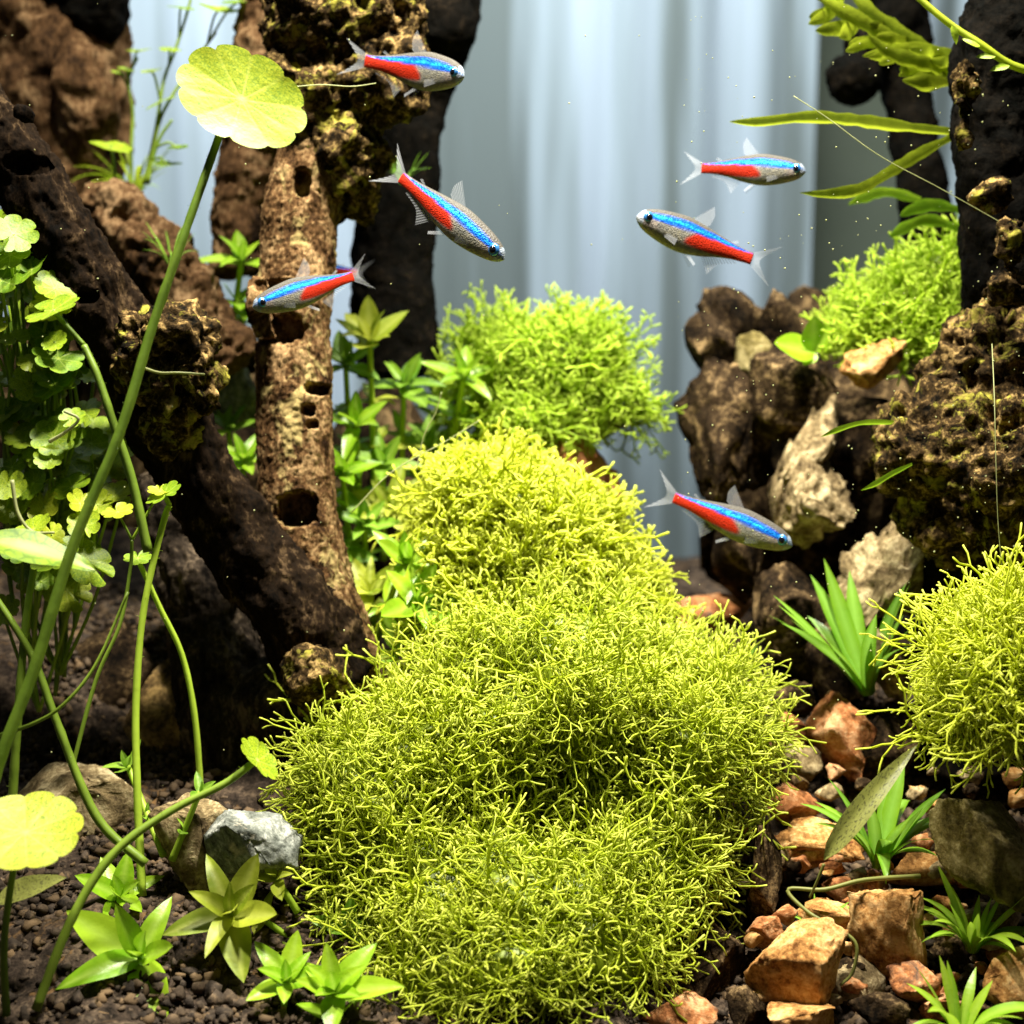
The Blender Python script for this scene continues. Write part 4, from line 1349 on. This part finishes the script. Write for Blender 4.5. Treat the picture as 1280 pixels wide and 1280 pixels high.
def fish(label, head, tail, tall=1.0, bend=0.0, seed=0, roll=0.0):
    rg = np.random.default_rng(seed)
    h, t = P(*head), P(*tail)
    L = np.linalg.norm(h - t)
    X = (h - t) / L
    up = UPV - X * np.dot(UPV, X)
    up = unit(up + roll * np.cross(X, UPV))
    up = unit(up - X * np.dot(up, X))
    Yv = np.cross(up, X)
    c = (h + t) / 2
    root = thing('fish', label, 'fish', c - up * L * 0.14, 'neon blue and red fish swimming in the tank')
    off = Vector(up * L * 0.14)
    M = Matrix(((X[0] * L, Yv[0] * L, up[0] * L, off[0]), (X[1] * L, Yv[1] * L, up[1] * L, off[1]), (X[2] * L, Yv[2] * L, up[2] * L, off[2]), (0, 0, 0, 1)))

    def bx(x):                       # sideways bend of the body, x = 0.5 nose .. -0.5 tail
        return bend * np.clip(0.2 - np.asarray(x), 0, 2) ** 2

    n, k = 84, 48
    s = np.linspace(0, 1, n) ** 1.15
    tp = spline(np.stack([XS, TOP], 1), 400)
    bt = spline(np.stack([XS, BOT], 1), 400)
    wd = spline(np.stack([XS, WID], 1), 400)
    top = np.interp(s, tp[:, 0], tp[:, 1]) * tall
    bot = np.interp(s, bt[:, 0], bt[:, 1]) * tall
    wid = np.interp(s, wd[:, 0], wd[:, 1])
    V, colr, sh = [], [], []
    for i in range(n):
        x = 0.5 - s[i]
        for j in range(k):
            a = 2 * math.pi * j / k
            sn, cs = math.sin(a), math.cos(a)
            z = (top[i] if sn > 0 else -bot[i]) * sn
            y = wid[i] * np.sign(cs) * abs(cs) ** 0.85
            V.append((x, y + float(bx(x)), z))
            v = sn                                     # -1 belly .. 1 back
            u = s[i]
            back = np.array([0.075, 0.068, 0.055])
            belly = np.array([0.22, 0.21, 0.17]) if u < .55 else np.array([0.17, 0.155, 0.125])
            blue = np.array([0.003, 0.09, 0.55])
            cyan = np.array([0.015, 0.34, 0.80])
            deep = np.array([0.01, 0.03, 0.40])
            red = np.array([0.42, 0.022, 0.006])
            pink = np.array([0.40, 0.30, 0.28])
            # stripe centre and half height
            cen = np.interp(u, [0, .06, .15, .5, .85, 1], [.25, .30, .34, .40, .62, .80])
            hw = np.interp(u, [0, .05, .12, .5, .82, .93, 1], [.25, .26, .26, .25, .2, .10, .0])
            e = (v - cen) / max(hw, .01)
            mix = lambda p, q, f: p * (1 - f) + q * f
            sm = lambda f: float(np.clip(f, 0, 1)) ** 2 * (3 - 2 * float(np.clip(f, 0, 1)))
            cc = mix(belly, back, sm((v - 0.25) / .35))
            if u < .22:
                cc = mix(cc, pink, .35 * sm((.22 - u) / .1) * (v < .2))
            r_f = sm((u - (.44 + .16 * max(v, -.3) + .10 * max(0, -v - .55))) / .05) * sm((.42 + .5 * sm((u - .7) / .25) - v) / .12) * sm((v + np.interp(u, [.4, .6, .8, 1], [.62, .75, 1.0, 1.1])) / .12)
            cc = mix(cc, red, r_f)
            b_f = sm((1.12 - abs(e)) / .25)
            bl = mix(blue, cyan, sm((.45 - abs(e + .05)) / .4) * (.9 if u > .08 else .4))
            bl = mix(bl, deep, sm((u - .72) / .2) * .6)
            cc = mix(cc, bl, b_f)
            if u < .05:
                cc = mix(cc, np.array([.30, .36, .42]), .7)
            colr.append(cc)
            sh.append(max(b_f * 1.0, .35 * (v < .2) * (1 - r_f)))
    V.append((0.504, 0, -0.003 * tall))
    colr.append(np.array([.3, .35, .4]))
    sh.append(.2)
    V.append((-0.503, float(bx(-.5)), 0))
    colr.append(np.array([.5, .05, .02]))
    sh.append(0)
    F = [(i * k + j, (i + 1) * k + j, (i + 1) * k + (j + 1) % k, i * k + (j + 1) % k) for i in range(n - 1) for j in range(k)]
    F += [(n * k, j, (j + 1) % k) for j in range(k)]
    F += [(n * k + 1, (n - 1) * k + (j + 1) % k, (n - 1) * k + j) for j in range(k)]
    m = mesh('body', V, F)
    attr_col(m, 'skin', np.array(colr))
    attr(m, 'shine', sh)
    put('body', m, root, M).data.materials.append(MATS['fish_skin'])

    def fin(name, base, tip, side=None, nr=9, curve=0.0):
        """membrane spanned between a base line and a tip line (local x,y,z), with thickness"""
        b = spline(np.array(base), nr * 3)
        q = spline(np.array(tip), nr * 3)
        V, ray = [], []
        for i in range(nr * 3):
            for f in np.linspace(0, 1, 5):
                p = b[i] * (1 - f) + q[i] * f
                p = p + np.array([0, curve * f * f, 0])
                V.append(p)
                ray.append(1.0 if i % 3 == 0 or i in (0, nr * 3 - 1) else 0.0)
        V = np.array(V)
        V[:, 1] += bx(V[:, 0])
        nn = len(V)
        W = np.vstack([V + [0, .0018, 0], V - [0, .0018, 0]])
        F = []
        for i in range(nr * 3 - 1):
            for j in range(4):
                a = i * 5 + j
                F.append((a, a + 1, a + 6, a + 5))
                F.append((nn + a, nn + a + 5, nn + a + 6, nn + a + 1))
        m = mesh(name, W, F)
        attr(m, 'ray', ray * 2)
        put(name, m, root, M).data.materials.append(MATS['fin'])

    g = tall
    fin('tail_fin', [(-.49, 0, .048 * g), (-.495, 0, 0), (-.49, 0, -.046 * g)], [(-.70, 0.02, .165), (-.60, 0, .06), (-.565, 0, 0), (-.60, 0, -.06), (-.70, -0.02, -.165)], nr=13)
    fin('dorsal_fin', [(.055, 0, .128 * g), (.0, 0, .124 * g), (-.06, 0, .112 * g)], [(-.09, 0, .285 * g), (-.115, 0, .215 * g), (-.10, 0, .14 * g)])
    fin('adipose_fin', [(-.30, 0, .072 * g), (-.33, 0, .068 * g)], [(-.35, 0, .10 * g), (-.365, 0, .085 * g)], nr=3)
    fin('anal_fin', [(-.10, 0, -.112 * g), (-.22, 0, -.085 * g), (-.36, 0, -.054 * g)], [(-.19, 0, -.225 * g), (-.26, 0, -.125 * g), (-.40, 0, -.075 * g)], nr=12)
    for sd in (1, -1):
        fin('pelvic_fin', [(.06, .022 * sd, -.13 * g), (.02, .022 * sd, -.125 * g)], [(-.05, .05 * sd, -.215 * g), (-.06, .045 * sd, -.195 * g)], nr=4)
        fin('pectoral_fin', [(.26, .060 * sd, -.05 * g), (.255, .058 * sd, -.085 * g)], [(.15, .09 * sd, -.075 * g), (.16, .085 * sd, -.125 * g)], nr=5)
        V0, F0 = ICO[3]
        er = .044
        ey = .045
        me = mesh('eye', V0 * np.array([er, er * .5, er]) + np.array([.415, ey * sd, .014 * g]), F0)
        e = put('eye', me, root, M)
        me.materials.append(MATS['eye_iris'])
        mp = mesh('pupil', V0 * np.array([er * .66, er * .4, er * .66]) + np.array([.415, (ey + .0095) * sd, .012 * g]), F0)
        p = obj('pupil', mp, MATS['eye_pupil'], e)
    return root


fish('neon fish with edge-on tail swimming in front of the crusty driftwood crown', (580, 95, .505), (470, 81, .525), 1.18, -0.3, 1)
fish('neon fish diving head down in front of the black post', (630, 324, .488), (498, 220, .500), 0.86, 0.1, 2)
fish('neon fish with its head turned to the driftwood, tail towards the crag', (796, 270, .515), (936, 325, .525), 1.05, 0.12, 3)
fish('neon fish swimming in front of the holed upright trunk', (316, 384, .485), (446, 343, .497), 0.98, -0.25, 4)
fish('neon fish below the long thin lime leaf, against the curtain', (1007, 214, .525), (876, 209, .535), 1.05, 0.1, 5)
fish('neon fish nose down in front of the dark crag', (990, 682, .520), (842, 622, .530), 0.95, 0.05, 6)
fish('neon fish almost wholly hidden behind the upright trunk', (338, 330, .60), (446, 342, .60), 1.0, 0.1, 7)


# ------------------------------------------------------------------ fine threads and drifting specks
for lab, pts, r in [
        ('fine algae thread stretched across the long thin lime leaves', [(992, 120, .50), (1035, 148, .50), (1100, 195, .50), (1180, 238, .502), (1290, 300, .505)], .6),
        ('pale bent algae thread dangling before the driftwood crown', [(355, 110, .50), (400, 106, .50), (440, 108, .50), (470, 104, .50)], .8),
        ('curved whitish root thread on the crusty knot', [(180, 460, .462), (200, 466, .46), (225, 466, .46), (256, 468, .462)], 2.0),
        ('white crooked root fibre among the small round leaves', [(62, 552, .47), (82, 540, .468), (98, 524, .467), (80, 514, .467)], 2.4),
        ('bright fibre curling down beside the long pale leaf', [(15, 600, .45), (22, 640, .45), (40, 664, .45), (68, 666, .45)], 2.4),
        ('slanting algae hair between leafy stems and moss', [(520, 590, .53), (530, 545, .53), (545, 515, .53), (552, 490, .53)], .8),
        ('long algae hair over the tall moss cushion', [(440, 640, .53), (490, 590, .53), (560, 550, .53), (600, 525, .53)], .8),
        ('vertical algae hair hanging before the bulging driftwood', [(1240, 430, .495), (1243, 500, .475), (1245, 580, .47), (1248, 660, .47), (1256, 745, .47)], .6)]:
    A = [P(*q) for q in pts]
    r_ = thing('algae_thread', lab, 'algae', A[0], 'fine algae threads')
    stem(r_, A, S(r, .48), S(r * .7, .48), 'algae', n=30, name='thread')
rg = np.random.default_rng(900)
V, T = [], []
bv, bf_ = ICO[1]
bf_ = np.array(bf_)
for k in range(420):
    px, py = (rg.uniform(840, 1280), rg.uniform(60, 900)) if k % 3 else (rg.uniform(0, 1280), rg.uniform(0, 1000))
    c = P(px, py, rg.uniform(.44, .50))
    T.append(bf_ + len(V) * len(bv))
    V.append(bv * rg.uniform(.00009, .00032) + c)
o = obj('drifting_specks', tri_mesh('drifting_specks', np.vstack(V), np.vstack(T)), MATS['algae'], kind='stuff')
tag(o, 'tiny pale specks drifting in the water', 'specks', kind='stuff')
